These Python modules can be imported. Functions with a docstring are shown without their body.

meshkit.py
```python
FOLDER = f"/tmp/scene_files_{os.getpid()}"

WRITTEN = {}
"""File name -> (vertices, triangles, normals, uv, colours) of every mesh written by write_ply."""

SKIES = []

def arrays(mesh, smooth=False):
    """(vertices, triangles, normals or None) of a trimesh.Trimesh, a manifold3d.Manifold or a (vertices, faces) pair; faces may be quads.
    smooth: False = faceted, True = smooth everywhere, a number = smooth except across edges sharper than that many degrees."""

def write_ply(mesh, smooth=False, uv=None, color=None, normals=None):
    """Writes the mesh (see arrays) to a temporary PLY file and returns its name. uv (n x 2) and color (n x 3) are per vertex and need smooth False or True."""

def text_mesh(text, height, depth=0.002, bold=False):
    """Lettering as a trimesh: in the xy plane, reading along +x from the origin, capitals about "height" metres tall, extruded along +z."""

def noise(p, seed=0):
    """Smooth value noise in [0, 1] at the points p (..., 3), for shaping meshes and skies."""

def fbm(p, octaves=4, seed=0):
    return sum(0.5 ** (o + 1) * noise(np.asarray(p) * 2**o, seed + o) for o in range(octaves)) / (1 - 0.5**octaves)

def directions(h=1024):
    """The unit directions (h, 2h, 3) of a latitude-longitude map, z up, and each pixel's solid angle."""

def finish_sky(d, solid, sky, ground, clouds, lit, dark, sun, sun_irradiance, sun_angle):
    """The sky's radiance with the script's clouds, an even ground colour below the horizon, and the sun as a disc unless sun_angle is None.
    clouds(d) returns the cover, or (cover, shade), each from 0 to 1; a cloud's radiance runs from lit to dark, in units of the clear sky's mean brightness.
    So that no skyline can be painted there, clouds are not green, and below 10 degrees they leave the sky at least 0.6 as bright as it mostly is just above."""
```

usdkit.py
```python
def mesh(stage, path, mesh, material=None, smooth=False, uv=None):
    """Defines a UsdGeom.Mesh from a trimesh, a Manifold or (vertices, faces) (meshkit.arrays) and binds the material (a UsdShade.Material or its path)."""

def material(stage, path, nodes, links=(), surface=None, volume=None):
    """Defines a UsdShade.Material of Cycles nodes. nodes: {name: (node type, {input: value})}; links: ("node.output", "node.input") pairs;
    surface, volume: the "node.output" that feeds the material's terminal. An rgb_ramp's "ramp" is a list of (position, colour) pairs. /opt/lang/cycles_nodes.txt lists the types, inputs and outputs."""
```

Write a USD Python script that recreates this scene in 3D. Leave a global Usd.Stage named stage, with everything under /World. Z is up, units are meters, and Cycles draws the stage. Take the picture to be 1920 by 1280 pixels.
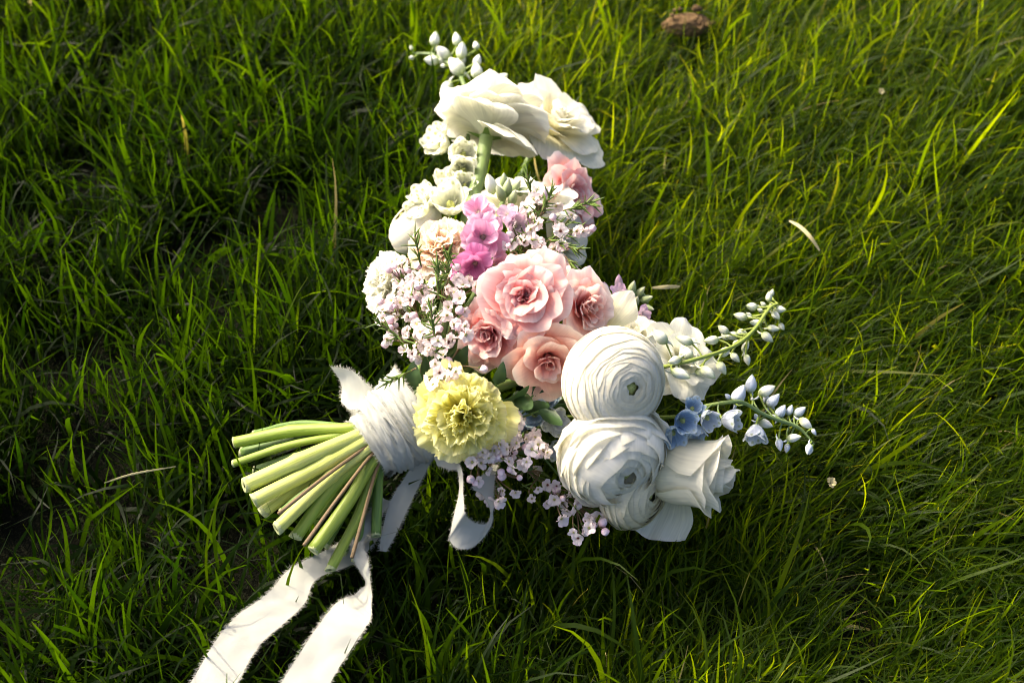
import math
import numpy as np
from pxr import Usd, UsdGeom, UsdLux, UsdShade, Sdf, Gf, Vt
import usdkit, meshkit
from scipy.spatial import cKDTree

stage = Usd.Stage.CreateInMemory()
UsdGeom.SetStageUpAxis(stage, 'Z')
UsdGeom.SetStageMetersPerUnit(stage, 1.0)
UsdGeom.Xform.Define(stage, '/World')
UsdGeom.Scope.Define(stage, '/World/Looks')

# ------------------------------------------------------------------ camera, sky, sun, exposure
PITCH = math.radians(52)
TARGET = np.array([0, 0, 0.08]); DIST = 0.84
FWD = np.array([0, math.cos(PITCH), -math.sin(PITCH)])
RGT = np.array([1.0, 0, 0]); UPV = np.array([0, math.sin(PITCH), math.cos(PITCH)]); BCK = -FWD
EYE = TARGET - FWD * DIST
cam = UsdGeom.Camera.Define(stage, '/World/Camera')
m4 = Gf.Matrix4d(*RGT, 0, *UPV, 0, *BCK, 0, *EYE, 1)
cam.AddTransformOp().Set(m4)
cam.CreateFocalLengthAttr(50.0); cam.CreateHorizontalApertureAttr(36.0); cam.CreateVerticalApertureAttr(24.0)
cam.CreateClippingRangeAttr(Gf.Vec2f(0.02, 2000))
cam.CreateFStopAttr(8.0); cam.CreateFocusDistanceAttr(0.80)
cam.CreateExposureAttr(1.06)

SUN_ELEV = math.radians(37)
sa = np.array([-0.74, 0.67]); sa /= np.linalg.norm(sa)
SUN = np.array([sa[0] * math.cos(SUN_ELEV), sa[1] * math.cos(SUN_ELEV), math.sin(SUN_ELEV)])
dome = UsdLux.DomeLight.Define(stage, '/World/sky')
skym = usdkit.material(stage, '/World/Looks/sky_look', {
    'sky': ('sky_texture', {'sky_type': 'single_scattering', 'sun_disc': False, 'sun_elevation': SUN_ELEV,
                            'sun_rotation': math.atan2(SUN[0], SUN[1]), 'air_density': 0.7, 'aerosol_density': 6.0, 'ozone_density': 0.6}),
    'bg': ('background_shader', {'strength': 0.15})}, [('sky.color', 'bg.color')], surface='bg.background')
UsdShade.MaterialBindingAPI.Apply(dome.GetPrim()).Bind(skym)
dome.GetPrim().SetCustomDataByKey('kind', 'structure')
sun = UsdLux.DistantLight.Define(stage, '/World/sun')
sun.CreateNormalizeAttr(True); sun.CreateIntensityAttr(0.62); sun.CreateAngleAttr(0.5); sun.CreateColorAttr(Gf.Vec3f(1.0, 0.89, 0.64))
zx = SUN; xx = np.cross([0, 0, 1], zx); xx /= np.linalg.norm(xx); yx = np.cross(zx, xx)
sun.AddTransformOp().Set(Gf.Matrix4d(*xx, 0, *yx, 0, *zx, 0, 0, 0, 5, 1))

# ------------------------------------------------------------------ helpers
PXK = 36.0 / 50.0 / 1920.0
def ray(px, py):
    d = FWD + RGT * ((px - 960) * PXK) + UPV * ((640 - py) * PXK)
    return d
def P(px, py, z):
    d = ray(px, py)
    return EYE + d * ((z - EYE[2]) / d[2])
def S(p):                      # metres per photograph pixel at a point
    return float(np.dot(np.asarray(p) - EYE, FWD)) * PXK
def D(r, u, b):
    v = RGT * r + UPV * u + BCK * b
    return v / np.linalg.norm(v)
def frame(n, roll=0.0):
    n = np.asarray(n, float) / np.linalg.norm(n)
    a = RGT if abs(n @ RGT) < 0.85 else UPV
    x = a - n * (a @ n); x /= np.linalg.norm(x); y = np.cross(n, x)
    c, s = math.cos(roll), math.sin(roll)
    return np.stack([c * x + s * y, -s * x + c * y, n], 1)   # columns
def rotz(a):
    c, s = math.cos(a), math.sin(a)
    return np.array([[c, -s, 0], [s, c, 0], [0, 0, 1.0]])
def rotaxis(k, a):
    k = np.asarray(k, float) / np.linalg.norm(k)
    K = np.array([[0, -k[2], k[1]], [k[2], 0, -k[0]], [-k[1], k[0], 0]])
    return np.eye(3) + math.sin(a) * K + (1 - math.cos(a)) * K @ K
def sst(x, a=0.0, b=1.0):
    t = np.clip((np.asarray(x, float) - a) / (b - a), 0, 1)
    return t * t * (3 - 2 * t)
def catmull(pts, n):
    p = np.asarray(pts, float)
    if len(p) == 2:
        return p[0] + (p[1] - p[0]) * np.linspace(0, 1, n)[:, None]
    q = np.vstack([2 * p[0] - p[1], p, 2 * p[-1] - p[-2]])
    t = np.linspace(0, len(p) - 1 - 1e-9, n); i = t.astype(int); f = (t - i)[:, None]
    a, b, c, d = q[i], q[i + 1], q[i + 2], q[i + 3]
    return 0.5 * (2 * b + (c - a) * f + (2 * a - 5 * b + 4 * c - d) * f ** 2 + (3 * b - a - 3 * c + d) * f ** 3)

names = {}
def numbered(parent, name):
    k = (parent, name); n = names.get(k, 0); names[k] = n + 1
    return f'{parent}/{name}' if n == 0 else f'{parent}/{name}_{n:03d}'
origin = {}
def thing(name, label, cat, loc, group=None):
    path = numbered('/World', name)
    x = UsdGeom.Xform.Define(stage, path); x.AddTranslateOp().Set(Gf.Vec3d(*map(float, loc)))
    pr = x.GetPrim(); pr.SetCustomDataByKey('label', label); pr.SetCustomDataByKey('category', cat)
    if group: pr.SetCustomDataByKey('group', group)
    origin[path] = np.asarray(loc, float)
    return path
def tri(F):
    F = np.asarray(F)
    return np.vstack([F[:, [0, 1, 2]], F[:, [0, 2, 3]]]) if F.shape[1] == 4 else F
def part(parent, name, geo, mat, label=None, kind=None, smooth=True, top=False):
    """geo = (V, F, PT) in world coordinates; one Mesh under parent."""
    V, F, PT = geo
    F = tri(F)
    path = numbered(parent, name)
    o = origin.get(parent, np.zeros(3)); origin[path] = o
    V = np.asarray(V, float)
    m = UsdGeom.Mesh.Define(stage, path)
    m.CreatePointsAttr(Vt.Vec3fArray.FromNumpy((V - o).astype(np.float32)))
    m.CreateFaceVertexCountsAttr(Vt.IntArray.FromNumpy(np.full(len(F), 3, np.int32)))
    m.CreateFaceVertexIndicesAttr(Vt.IntArray.FromNumpy(F.astype(np.int32).ravel()))
    m.CreateSubdivisionSchemeAttr('none')
    if smooth:
        n = np.zeros_like(V); fc = np.cross(V[F[:, 1]] - V[F[:, 0]], V[F[:, 2]] - V[F[:, 0]])
        for k in range(3):
            for j in range(3):
                n[:, j] += np.bincount(F[:, k], fc[:, j], len(V))
        l = np.linalg.norm(n, axis=1, keepdims=True); n = np.where(l > 0, n / np.maximum(l, 1e-30), [0, 0, 1.0])
        m.CreateNormalsAttr(Vt.Vec3fArray.FromNumpy(n.astype(np.float32))); m.SetNormalsInterpolation('vertex')
    if PT is not None:
        UsdGeom.PrimvarsAPI(m).CreatePrimvar('pt', Sdf.ValueTypeNames.Color3fArray, 'vertex').Set(
            Vt.Vec3fArray.FromNumpy(np.asarray(PT, np.float32)))
    m.CreateDoubleSidedAttr(True)
    UsdShade.MaterialBindingAPI.Apply(m.GetPrim()).Bind(mat)
    if label: m.GetPrim().SetCustomDataByKey('label', label)
    if kind: m.GetPrim().SetCustomDataByKey('kind', kind)
    return path
def grid_faces(nv, nu):
    i = np.arange(nv - 1)[:, None] * nu + np.arange(nu - 1)[None]
    i = i.ravel()
    return np.stack([i, i + 1, i + nu + 1, i + nu], 1)
def join(geos):
    Vs, Fs, Ps, n = [], [], [], 0
    for V, F, PT in geos:
        F = tri(F); Vs.append(V); Fs.append(F + n); Ps.append(PT if PT is not None else np.zeros((len(V), 3))); n += len(V)
    return np.vstack(Vs), np.vstack(Fs), np.vstack(Ps)
def place(geo, M, o):
    return geo[0] @ M.T + o, geo[1], geo[2]

# ------------------------------------------------------------------ materials
def look(name): return '/World/Looks/' + name
def petal_mat(name, stops, transl=0.32, vein=0.10, rough=0.55, var=0.10, spot=None, tcol=None, veinscale=14):
    """colour runs along the petal (pt.g), varies per petal (pt.b), faint veins across (pt.r)"""
    n = {'a': ('attribute', {'attribute': 'pt'}), 's': ('separate_xyz', {}),
         'ramp': ('rgb_ramp', {'ramp': stops}),
         'vm': ('combine_xyz', {}), 'mx': ('math', {'math_type': 'multiply', 'value2': float(veinscale)}),
         'my': ('math', {'math_type': 'multiply', 'value2': 1.3}), 'mz': ('math', {'math_type': 'multiply', 'value2': 37.0}),
         'nz': ('noise_texture', {'scale': 1.0, 'detail': 3.0, 'roughness': 0.6}),
         'vr': ('map_range', {'from_min': 0.3, 'from_max': 0.7, 'to_min': 1 - vein * 1.6, 'to_max': 1 + vein * 0.4, 'clamp': True}),
         'tc': ('texture_coordinate', {}), 'n2': ('noise_texture', {'scale': 260.0, 'detail': 3.0}),
         'rv': ('map_range', {'from_min': 0.0, 'from_max': 1.0, 'to_min': 1 - var, 'to_max': 1 + var * 0.5}),
         'mul': ('math', {'math_type': 'multiply'}), 'hsv': ('hsv', {}),
         'bmp': ('bump', {'strength': 0.35, 'distance': 0.0006}),
         'addh': ('math', {'math_type': 'multiply_add', 'value2': 0.35}),
         'p': ('principled_bsdf', {'roughness': rough, 'specular_ior_level': 0.25, 'sheen_weight': 0.05}),
         't': ('translucent_bsdf', {}), 'mix': ('mix_closure', {'fac': transl})}
    l = [('a.vector', 's.vector'), ('s.y', 'ramp.fac'), ('s.x', 'mx.value1'), ('s.y', 'my.value1'), ('s.z', 'mz.value1'),
         ('mx.value', 'vm.x'), ('my.value', 'vm.y'), ('mz.value', 'vm.z'), ('vm.vector', 'nz.vector'), ('nz.fac', 'vr.value'),
         ('s.z', 'rv.value'), ('vr.result', 'mul.value1'), ('rv.result', 'mul.value2'), ('mul.value', 'hsv.value'),
         ('tc.object', 'n2.vector'), ('n2.fac', 'addh.value1'), ('nz.fac', 'addh.value3'), ('addh.value', 'bmp.height'),
         ('bmp.normal', 'p.normal'), ('hsv.color', 'p.base_color'), ('p.BSDF', 'mix.closure1'), ('t.BSDF', 'mix.closure2')]
    src = 'ramp.color'
    if spot:   # a small blotch of its own colour near the petal's tip
        n['ax'] = ('math', {'math_type': 'absolute'}); n['sx'] = ('math', {'math_type': 'multiply', 'value2': 4.5})
        n['sy'] = ('math', {'math_type': 'subtract', 'value2': 0.84}); n['sy2'] = ('math', {'math_type': 'multiply', 'value2': 11.0})
        n['px'] = ('math', {'math_type': 'power', 'value2': 2.0}); n['py'] = ('math', {'math_type': 'power', 'value2': 2.0})
        n['ad'] = ('math', {'math_type': 'add'}); n['ms'] = ('map_range', {'from_min': 0.25, 'from_max': 1.0, 'to_min': 0.75, 'to_max': 0.0, 'clamp': True})
        n['cm'] = ('mix_color', {'b': spot})
        l += [('s.x', 'ax.value1'), ('ax.value', 'sx.value1'), ('sx.value', 'px.value1'), ('s.y', 'sy.value1'), ('sy.value', 'sy2.value1'), ('sy2.value', 'py.value1'),
              ('px.value', 'ad.value1'), ('py.value', 'ad.value2'), ('ad.value', 'ms.value'), ('ms.result', 'cm.fac'), ('ramp.color', 'cm.a')]
        src = 'cm.result'
    l.append((src, 'hsv.color'))
    if tcol: n['t'] = ('translucent_bsdf', {'color': tcol})
    else: l.append(('hsv.color', 't.color'))
    return usdkit.material(stage, look(name), n, l, surface='mix.closure')

M = {}
M['pink'] = petal_mat('pink_rose_petal', [(0, (.84, .36, .20)), (.25, (.84, .25, .22)), (.48, (.85, .28, .25)), (.68, (.86, .40, .36)), (.86, (.89, .60, .55)), (1, (.90, .78, .72))], .38, vein=.05)
M['pinkpale'] = petal_mat('pale_pink_petal', [(0, (.84, .48, .32)), (.3, (.87, .35, .29)), (.5, (.88, .42, .36)), (.75, (.89, .58, .51)), (.9, (.89, .74, .68)), (1, (.90, .82, .77))], .38, vein=.05)
M['pinkpeach'] = petal_mat('peach_pink_petal', [(0, (.86, .42, .24)), (.3, (.87, .32, .23)), (.55, (.88, .41, .30)), (.8, (.89, .58, .46)), (1, (.90, .78, .68))], .38, vein=.05)
M['pink_in'] = petal_mat('deep_pink_inner_petal', [(0, (.80, .34, .20)), (.3, (.88, .21, .18)), (.70, (.88, .29, .27)), (.90, (.90, .50, .47)), (1, (.91, .80, .75))], .42, vein=.05)
M['pinkpale_in'] = petal_mat('blush_inner_petal', [(0, (.80, .40, .26)), (.3, (.89, .32, .26)), (.70, (.89, .42, .36)), (.90, (.90, .62, .56)), (1, (.91, .82, .77))], .42, vein=.05)
M['white'] = petal_mat('white_petal', [(0, (.70, .72, .42)), (.3, (.84, .83, .63)), (.65, (.88, .87, .74)), (1, (.89, .88, .77))], .46, vein=.10, var=.05)
M['ran'] = petal_mat('ranunculus_petal', [(0, (.70, .72, .38)), (.35, (.88, .86, .68)), (.7, (.93, .92, .83)), (.93, (.935, .925, .85)), (1, (.92, .88, .72))], .54, vein=.05, var=.06, veinscale=30)
M['rancream'] = petal_mat('cream_ranunculus_petal', [(0, (.66, .70, .28)), (.4, (.83, .79, .56)), (.8, (.86, .83, .68)), (1, (.86, .79, .56))], .42, vein=.07, veinscale=30)
M['cream'] = petal_mat('cream_rose_petal', [(0, (.74, .72, .40)), (.35, (.88, .84, .60)), (.8, (.92, .89, .73)), (1, (.93, .90, .76))], .44, vein=.10, var=.05)
M['peach'] = petal_mat('peach_carnation_petal', [(0, (.92, .62, .38)), (.4, (.92, .67, .44)), (.75, (.92, .73, .54)), (1, (.92, .83, .72))], .52, vein=.1)
M['yellow'] = petal_mat('yellow_carnation_petal', [(0, (.80, .70, .04)), (.35, (.90, .83, .11)), (.7, (.91, .87, .24)), (1, (.92, .90, .48))], .52, vein=.1)
M['stock'] = petal_mat('mauve_stock_petal', [(0, (.78, .74, .46)), (.22, (.80, .52, .62)), (.55, (.76, .35, .53)), (1, (.82, .52, .66))], .30, vein=.14)
M['stockdeep'] = petal_mat('deep_mauve_stock_petal', [(0, (.62, .42, .40)), (.3, (.58, .16, .36)), (1, (.66, .27, .48))], .30, vein=.14)
M['stockpale'] = petal_mat('lilac_stock_petal', [(0, (.66, .70, .42)), (.3, (.78, .66, .68)), (.7, (.72, .50, .64)), (1, (.72, .48, .62))], .30, vein=.12)
M['bell'] = petal_mat('white_delphinium_petal', [(0, (.62, .68, .36)), (.3, (.86, .87, .72)), (.8, (.90, .90, .78)), (1, (.88, .89, .70))], .48, spot=(.30, .36, .08))
M['bellblue'] = petal_mat('blue_delphinium_petal', [(0, (.54, .64, .60)), (.35, (.40, .56, .76)), (.75, (.47, .63, .80)), (1, (.68, .77, .82))], .28, vein=.18, spot=(.40, .48, .40))
M['bellpale'] = petal_mat('pale_blue_delphinium_petal', [(0, (.50, .58, .50)), (.4, (.66, .72, .80)), (.8, (.72, .78, .84)), (1, (.78, .82, .76))], .30, vein=.12, spot=(.40, .48, .25))
M['budw'] = petal_mat('white_bud_skin', [(0, (.34, .44, .12)), (.16, (.52, .60, .30)), (.38, (.76, .80, .64)), (.6, (.84, .85, .80)), (.88, (.82, .84, .72)), (1, (.52, .60, .26))], .15, vein=.12, veinscale=5, rough=.75)
M['budg'] = petal_mat('greenish_bud_skin', [(0, (.30, .40, .10)), (.2, (.55, .62, .36)), (.55, (.74, .77, .68)), (.85, (.66, .71, .48)), (1, (.42, .52, .18))], .15, vein=.2, veinscale=5, rough=.75)
M['budb'] = petal_mat('blue_bud_skin', [(0, (.30, .40, .14)), (.14, (.46, .54, .40)), (.32, (.58, .66, .76)), (.6, (.66, .72, .82)), (.9, (.74, .79, .82)), (1, (.56, .62, .44))], .15, vein=.18, veinscale=5, rough=.75)
M['stockbud'] = petal_mat('green_stock_bud_skin', [(0, (.20, .28, .10)), (.5, (.34, .42, .20)), (.8, (.50, .56, .32)), (1, (.62, .62, .46))], .15, vein=.2, veinscale=6)
M['wax'] = petal_mat('waxflower_petal', [(0, (.62, .48, .36)), (.15, (.86, .74, .70)), (.55, (.90, .82, .79)), (1, (.90, .75, .76))], .36, vein=.05, var=.06, rough=.35)
M['waxbud'] = petal_mat('waxflower_bud_skin', [(0, (.44, .40, .22)), (.3, (.76, .52, .58)), (.7, (.84, .66, .72)), (1, (.84, .72, .74))], .15, vein=.05, rough=.3)
def plain(name, col, rough=.5, transl=0.0, spec=.3, scale=200.0, amt=.25, bump=.3, dist=.0004, col2=None):
    c2 = col2 or tuple(c * (1 - amt) for c in col)
    n = {'tc': ('texture_coordinate', {}), 'n': ('noise_texture', {'scale': scale, 'detail': 4.0}),
         'r': ('rgb_ramp', {'ramp': [(.3, c2), (.7, col)]}), 'b': ('bump', {'strength': bump, 'distance': dist}),
         'p': ('principled_bsdf', {'roughness': rough, 'specular_ior_level': spec}), 't': ('translucent_bsdf', {}), 'm': ('mix_closure', {'fac': transl})}
    l = [('tc.object', 'n.vector'), ('n.fac', 'r.fac'), ('n.fac', 'b.height'), ('b.normal', 'p.normal'), ('r.color', 'p.base_color'), ('r.color', 't.color'),
         ('p.BSDF', 'm.closure1'), ('t.BSDF', 'm.closure2')]
    return usdkit.material(stage, look(name), n, l, surface='m.closure')
def stem_mat(name, a, b, rough=.42, top=None):
    """fibrous green stem: streaks along its length from pt"""
    n = {'a': ('attribute', {'attribute': 'pt'}), 's': ('separate_xyz', {}), 'cx': ('combine_xyz', {}),
         'mx': ('math', {'math_type': 'multiply', 'value2': 9.0}), 'my': ('math', {'math_type': 'multiply', 'value2': 3.0}), 'mz': ('math', {'math_type': 'multiply', 'value2': 31.0}),
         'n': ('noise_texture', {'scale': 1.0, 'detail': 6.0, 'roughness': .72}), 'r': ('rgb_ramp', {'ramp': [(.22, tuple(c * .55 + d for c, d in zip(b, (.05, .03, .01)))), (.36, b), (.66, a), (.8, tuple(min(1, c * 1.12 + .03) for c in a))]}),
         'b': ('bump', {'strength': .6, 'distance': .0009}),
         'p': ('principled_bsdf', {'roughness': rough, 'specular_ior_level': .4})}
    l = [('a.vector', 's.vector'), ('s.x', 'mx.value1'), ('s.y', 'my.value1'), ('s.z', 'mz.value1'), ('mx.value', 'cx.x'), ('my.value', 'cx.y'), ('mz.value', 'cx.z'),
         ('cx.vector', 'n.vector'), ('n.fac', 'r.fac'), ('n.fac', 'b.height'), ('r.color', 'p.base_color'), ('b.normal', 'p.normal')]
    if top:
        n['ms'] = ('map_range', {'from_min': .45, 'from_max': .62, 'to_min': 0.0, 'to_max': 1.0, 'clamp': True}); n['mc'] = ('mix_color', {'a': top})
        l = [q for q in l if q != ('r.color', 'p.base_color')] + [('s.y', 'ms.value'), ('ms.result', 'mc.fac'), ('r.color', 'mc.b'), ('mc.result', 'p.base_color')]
    return usdkit.material(stage, look(name), n, l, surface='p.BSDF')
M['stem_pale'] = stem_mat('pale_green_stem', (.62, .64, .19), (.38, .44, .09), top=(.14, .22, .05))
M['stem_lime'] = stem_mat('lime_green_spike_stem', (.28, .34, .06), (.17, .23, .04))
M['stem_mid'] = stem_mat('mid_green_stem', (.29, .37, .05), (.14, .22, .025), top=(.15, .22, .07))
M['stem_dark'] = stem_mat('dark_green_stem', (.14, .24, .045), (.08, .15, .03))
M['twig'] = stem_mat('brown_twig', (.24, .16, .075), (.10, .065, .03), .6)
M['cut'] = plain('pale_cut_stem_end', (.46, .50, .24), .6, 0, .2, 900, .35)
M['sepal'] = plain('green_sepal', (.16, .26, .05), .5, .2, .3, 300, .4)
M['needle'] = plain('green_needle_leaf', (.17, .27, .045), .45, .2, .4, 300, .5)
M['leaf'] = plain('dark_green_leaf', (.055, .11, .035), .4, .15, .4, 120, .4)
M['eye'] = plain('dark_red_flower_eye', (.16, .045, .03), .4, 0, .3, 900, .4)
M['eyegreen'] = plain('green_flower_eye', (.60, .64, .20), .5, .1, .3, 900, .6, bump=.8)
M['straw'] = plain('dry_straw_blade', (.52, .46, .24), .6, .25, .3, 200, .3)
M['earth'] = plain('crumbly_brown_earth', (.20, .125, .06), .9, 0, .1, 420, .6, bump=1, dist=.002)
M['ribbon'] = usdkit.material(stage, look('silk_ribbon_cloth'), {
    'a': ('attribute', {'attribute': 'pt'}), 's': ('separate_xyz', {}), 'cx': ('combine_xyz', {}), 'cy': ('combine_xyz', {}),
    'mx': ('math', {'math_type': 'multiply', 'value2': 26.0}), 'my': ('math', {'math_type': 'multiply', 'value2': 200.0}),
    'mx2': ('math', {'math_type': 'multiply', 'value2': 90.0}), 'my2': ('math', {'math_type': 'multiply', 'value2': 6.0}),
    'n': ('noise_texture', {'scale': 1.0, 'detail': 3.0}), 'n2': ('noise_texture', {'scale': 1.0, 'detail': 3.0}), 'ad': ('math', {'math_type': 'add'}),
    'tc': ('texture_coordinate', {}), 'n3': ('noise_texture', {'scale': 70.0, 'detail': 4.0}),
    'r': ('rgb_ramp', {'ramp': [(.3, (.405, .41, .365)), (.65, (.455, .465, .42))]}),
    'b': ('bump', {'strength': .35, 'distance': .0004}),
    'p': ('principled_bsdf', {'roughness': .6, 'specular_ior_level': .2, 'sheen_weight': .15}), 't': ('translucent_bsdf', {}), 'm': ('mix_closure', {'fac': .25})},
    [('a.vector', 's.vector'), ('s.x', 'mx.value1'), ('s.y', 'my.value1'), ('s.x', 'mx2.value1'), ('s.y', 'my2.value1'), ('mx.value', 'cx.x'), ('my.value', 'cx.y'),
     ('mx2.value', 'cy.x'), ('my2.value', 'cy.y'), ('cx.vector', 'n.vector'), ('cy.vector', 'n2.vector'), ('n.fac', 'ad.value1'), ('n2.fac', 'ad.value2'), ('ad.value', 'b.height'),
     ('tc.object', 'n3.vector'), ('n3.fac', 'r.fac'), ('r.color', 'p.base_color'), ('r.color', 't.color'), ('b.normal', 'p.normal'), ('p.BSDF', 'm.closure1'), ('t.BSDF', 'm.closure2')], surface='m.closure')
M['thread'] = plain('silk_thread', (.50, .49, .43), .6, .3, .2, 400, .1)
M['grass'] = usdkit.material(stage, look('grass_blade'), {
    'a': ('attribute', {'attribute': 'pt'}), 's': ('separate_xyz', {}),
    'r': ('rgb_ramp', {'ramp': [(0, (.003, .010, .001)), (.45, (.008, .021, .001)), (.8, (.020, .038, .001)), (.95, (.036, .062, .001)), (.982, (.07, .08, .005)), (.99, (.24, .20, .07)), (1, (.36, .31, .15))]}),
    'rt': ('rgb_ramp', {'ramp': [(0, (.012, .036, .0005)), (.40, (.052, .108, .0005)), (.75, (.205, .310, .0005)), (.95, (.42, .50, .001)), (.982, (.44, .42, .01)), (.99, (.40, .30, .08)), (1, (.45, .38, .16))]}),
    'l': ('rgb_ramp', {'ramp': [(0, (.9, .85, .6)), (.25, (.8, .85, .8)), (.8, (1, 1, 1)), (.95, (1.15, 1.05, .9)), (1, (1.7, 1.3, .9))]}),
    'm1': ('mix_color', {'blend_type': 'multiply', 'fac': 1.0, 'use_clamp': False}), 'm2': ('mix_color', {'blend_type': 'multiply', 'fac': 1.0, 'use_clamp': False}),
    'p': ('principled_bsdf', {'roughness': .45, 'specular_ior_level': .10}), 't': ('translucent_bsdf', {}), 'm': ('mix_closure', {'fac': .62})},
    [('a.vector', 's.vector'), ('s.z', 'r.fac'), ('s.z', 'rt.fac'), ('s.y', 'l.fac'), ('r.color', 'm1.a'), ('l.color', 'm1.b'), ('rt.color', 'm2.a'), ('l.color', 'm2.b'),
     ('m1.result', 'p.base_color'), ('m2.result', 't.color'), ('p.BSDF', 'm.closure1'), ('t.BSDF', 'm.closure2')], surface='m.closure')
M['soil'] = usdkit.material(stage, look('lawn_soil'), {
    'g': ('geometry', {}), 'n': ('noise_texture', {'scale': 60.0, 'detail': 6.0}), 'n2': ('noise_texture', {'scale': 900.0, 'detail': 3.0}),
    'r': ('rgb_ramp', {'ramp': [(.3, (.005, .006, .003)), (.55, (.010, .011, .005)), (.75, (.018, .020, .007))]}),
    'b': ('bump', {'strength': .9, 'distance': .004}), 'p': ('principled_bsdf', {'roughness': .95, 'specular_ior_level': .1})},
    [('g.position', 'n.vector'), ('g.position', 'n2.vector'), ('n.fac', 'r.fac'), ('n2.fac', 'b.height'), ('r.color', 'p.base_color'), ('b.normal', 'p.normal')], surface='p.BSDF')

# ------------------------------------------------------------------ ground
def gheight(x, y):
    p = np.stack([np.asarray(x, float) * 7, np.asarray(y, float) * 7, np.zeros_like(np.asarray(x, float))], -1)
    near = np.exp(-(np.asarray(x) ** 2 + np.asarray(y) ** 2) / 8)
    return (meshkit.fbm(p + 40, 3, 3) - .5) * .030 * near
gx = np.concatenate([[-120, -30, -8, -3], np.linspace(-1.6, 1.6, 161), [3, 8, 30, 120]])
gy = np.concatenate([[-120, -30, -8, -3], np.linspace(-1.4, 2.0, 171), [4, 10, 30, 120]])
GX, GY = np.meshgrid(gx, gy)
part('/World', 'ground', (np.stack([GX.ravel(), GY.ravel(), gheight(GX, GY).ravel()], 1), grid_faces(len(gy), len(gx)), None), M['soil'], kind='structure')
stage.GetPrimAtPath('/World/ground').SetCustomDataByKey('label', 'dark soil under the lawn grass')

# ------------------------------------------------------------------ shapes
blockers = []     # (x, y, radius, lower z) of what presses the grass down
def block(p, r, up=0.0):
    blockers.append((p[0], p[1], r, p[2] - r * 0.85 + up))
def tube(pts, rad, ns=10, n=None, seed=0, cap=True):
    n = n or max(6, len(pts) * 6)
    c = catmull(pts, n); rad = np.broadcast_to(rad, (n,)) if np.ndim(rad) == 0 else np.interp(np.linspace(0, 1, n), np.linspace(0, 1, len(rad)), rad)
    t = np.gradient(c, axis=0); t /= np.linalg.norm(t, axis=1, keepdims=True) + 1e-12
    a = np.cross(t[0], [0.3, 0.5, 0.81]); a /= np.linalg.norm(a); fr = []
    for k in range(n):
        a = a - t[k] * (a @ t[k]); a /= np.linalg.norm(a) + 1e-12; fr.append(a)
    a = np.array(fr); b = np.cross(t, a)
    th = np.linspace(0, 2 * np.pi, ns + 1)
    V = c[:, None] + rad[:, None, None] * (np.cos(th)[None, :, None] * a[:, None] + np.sin(th)[None, :, None] * b[:, None])
    PT = np.stack([np.broadcast_to(th / 6.2832, (n, ns + 1)), np.broadcast_to(np.linspace(0, 1, n)[:, None], (n, ns + 1)), np.full((n, ns + 1), (seed * .137) % 1)], -1)
    V, PT, F = V.reshape(-1, 3), PT.reshape(-1, 3), tri(grid_faces(n, ns + 1))
    if cap:
        for row, o in ((0, 0), (n - 1, 1)):
            ci = len(V); V = np.vstack([V, c[row]]); PT = np.vstack([PT, [.5, o, .5]])
            idx = row * (ns + 1) + np.arange(ns)
            F = np.vstack([F, np.stack([idx, idx + 1, np.full(ns, ci)], 1)])
    return V, F, PT
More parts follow.
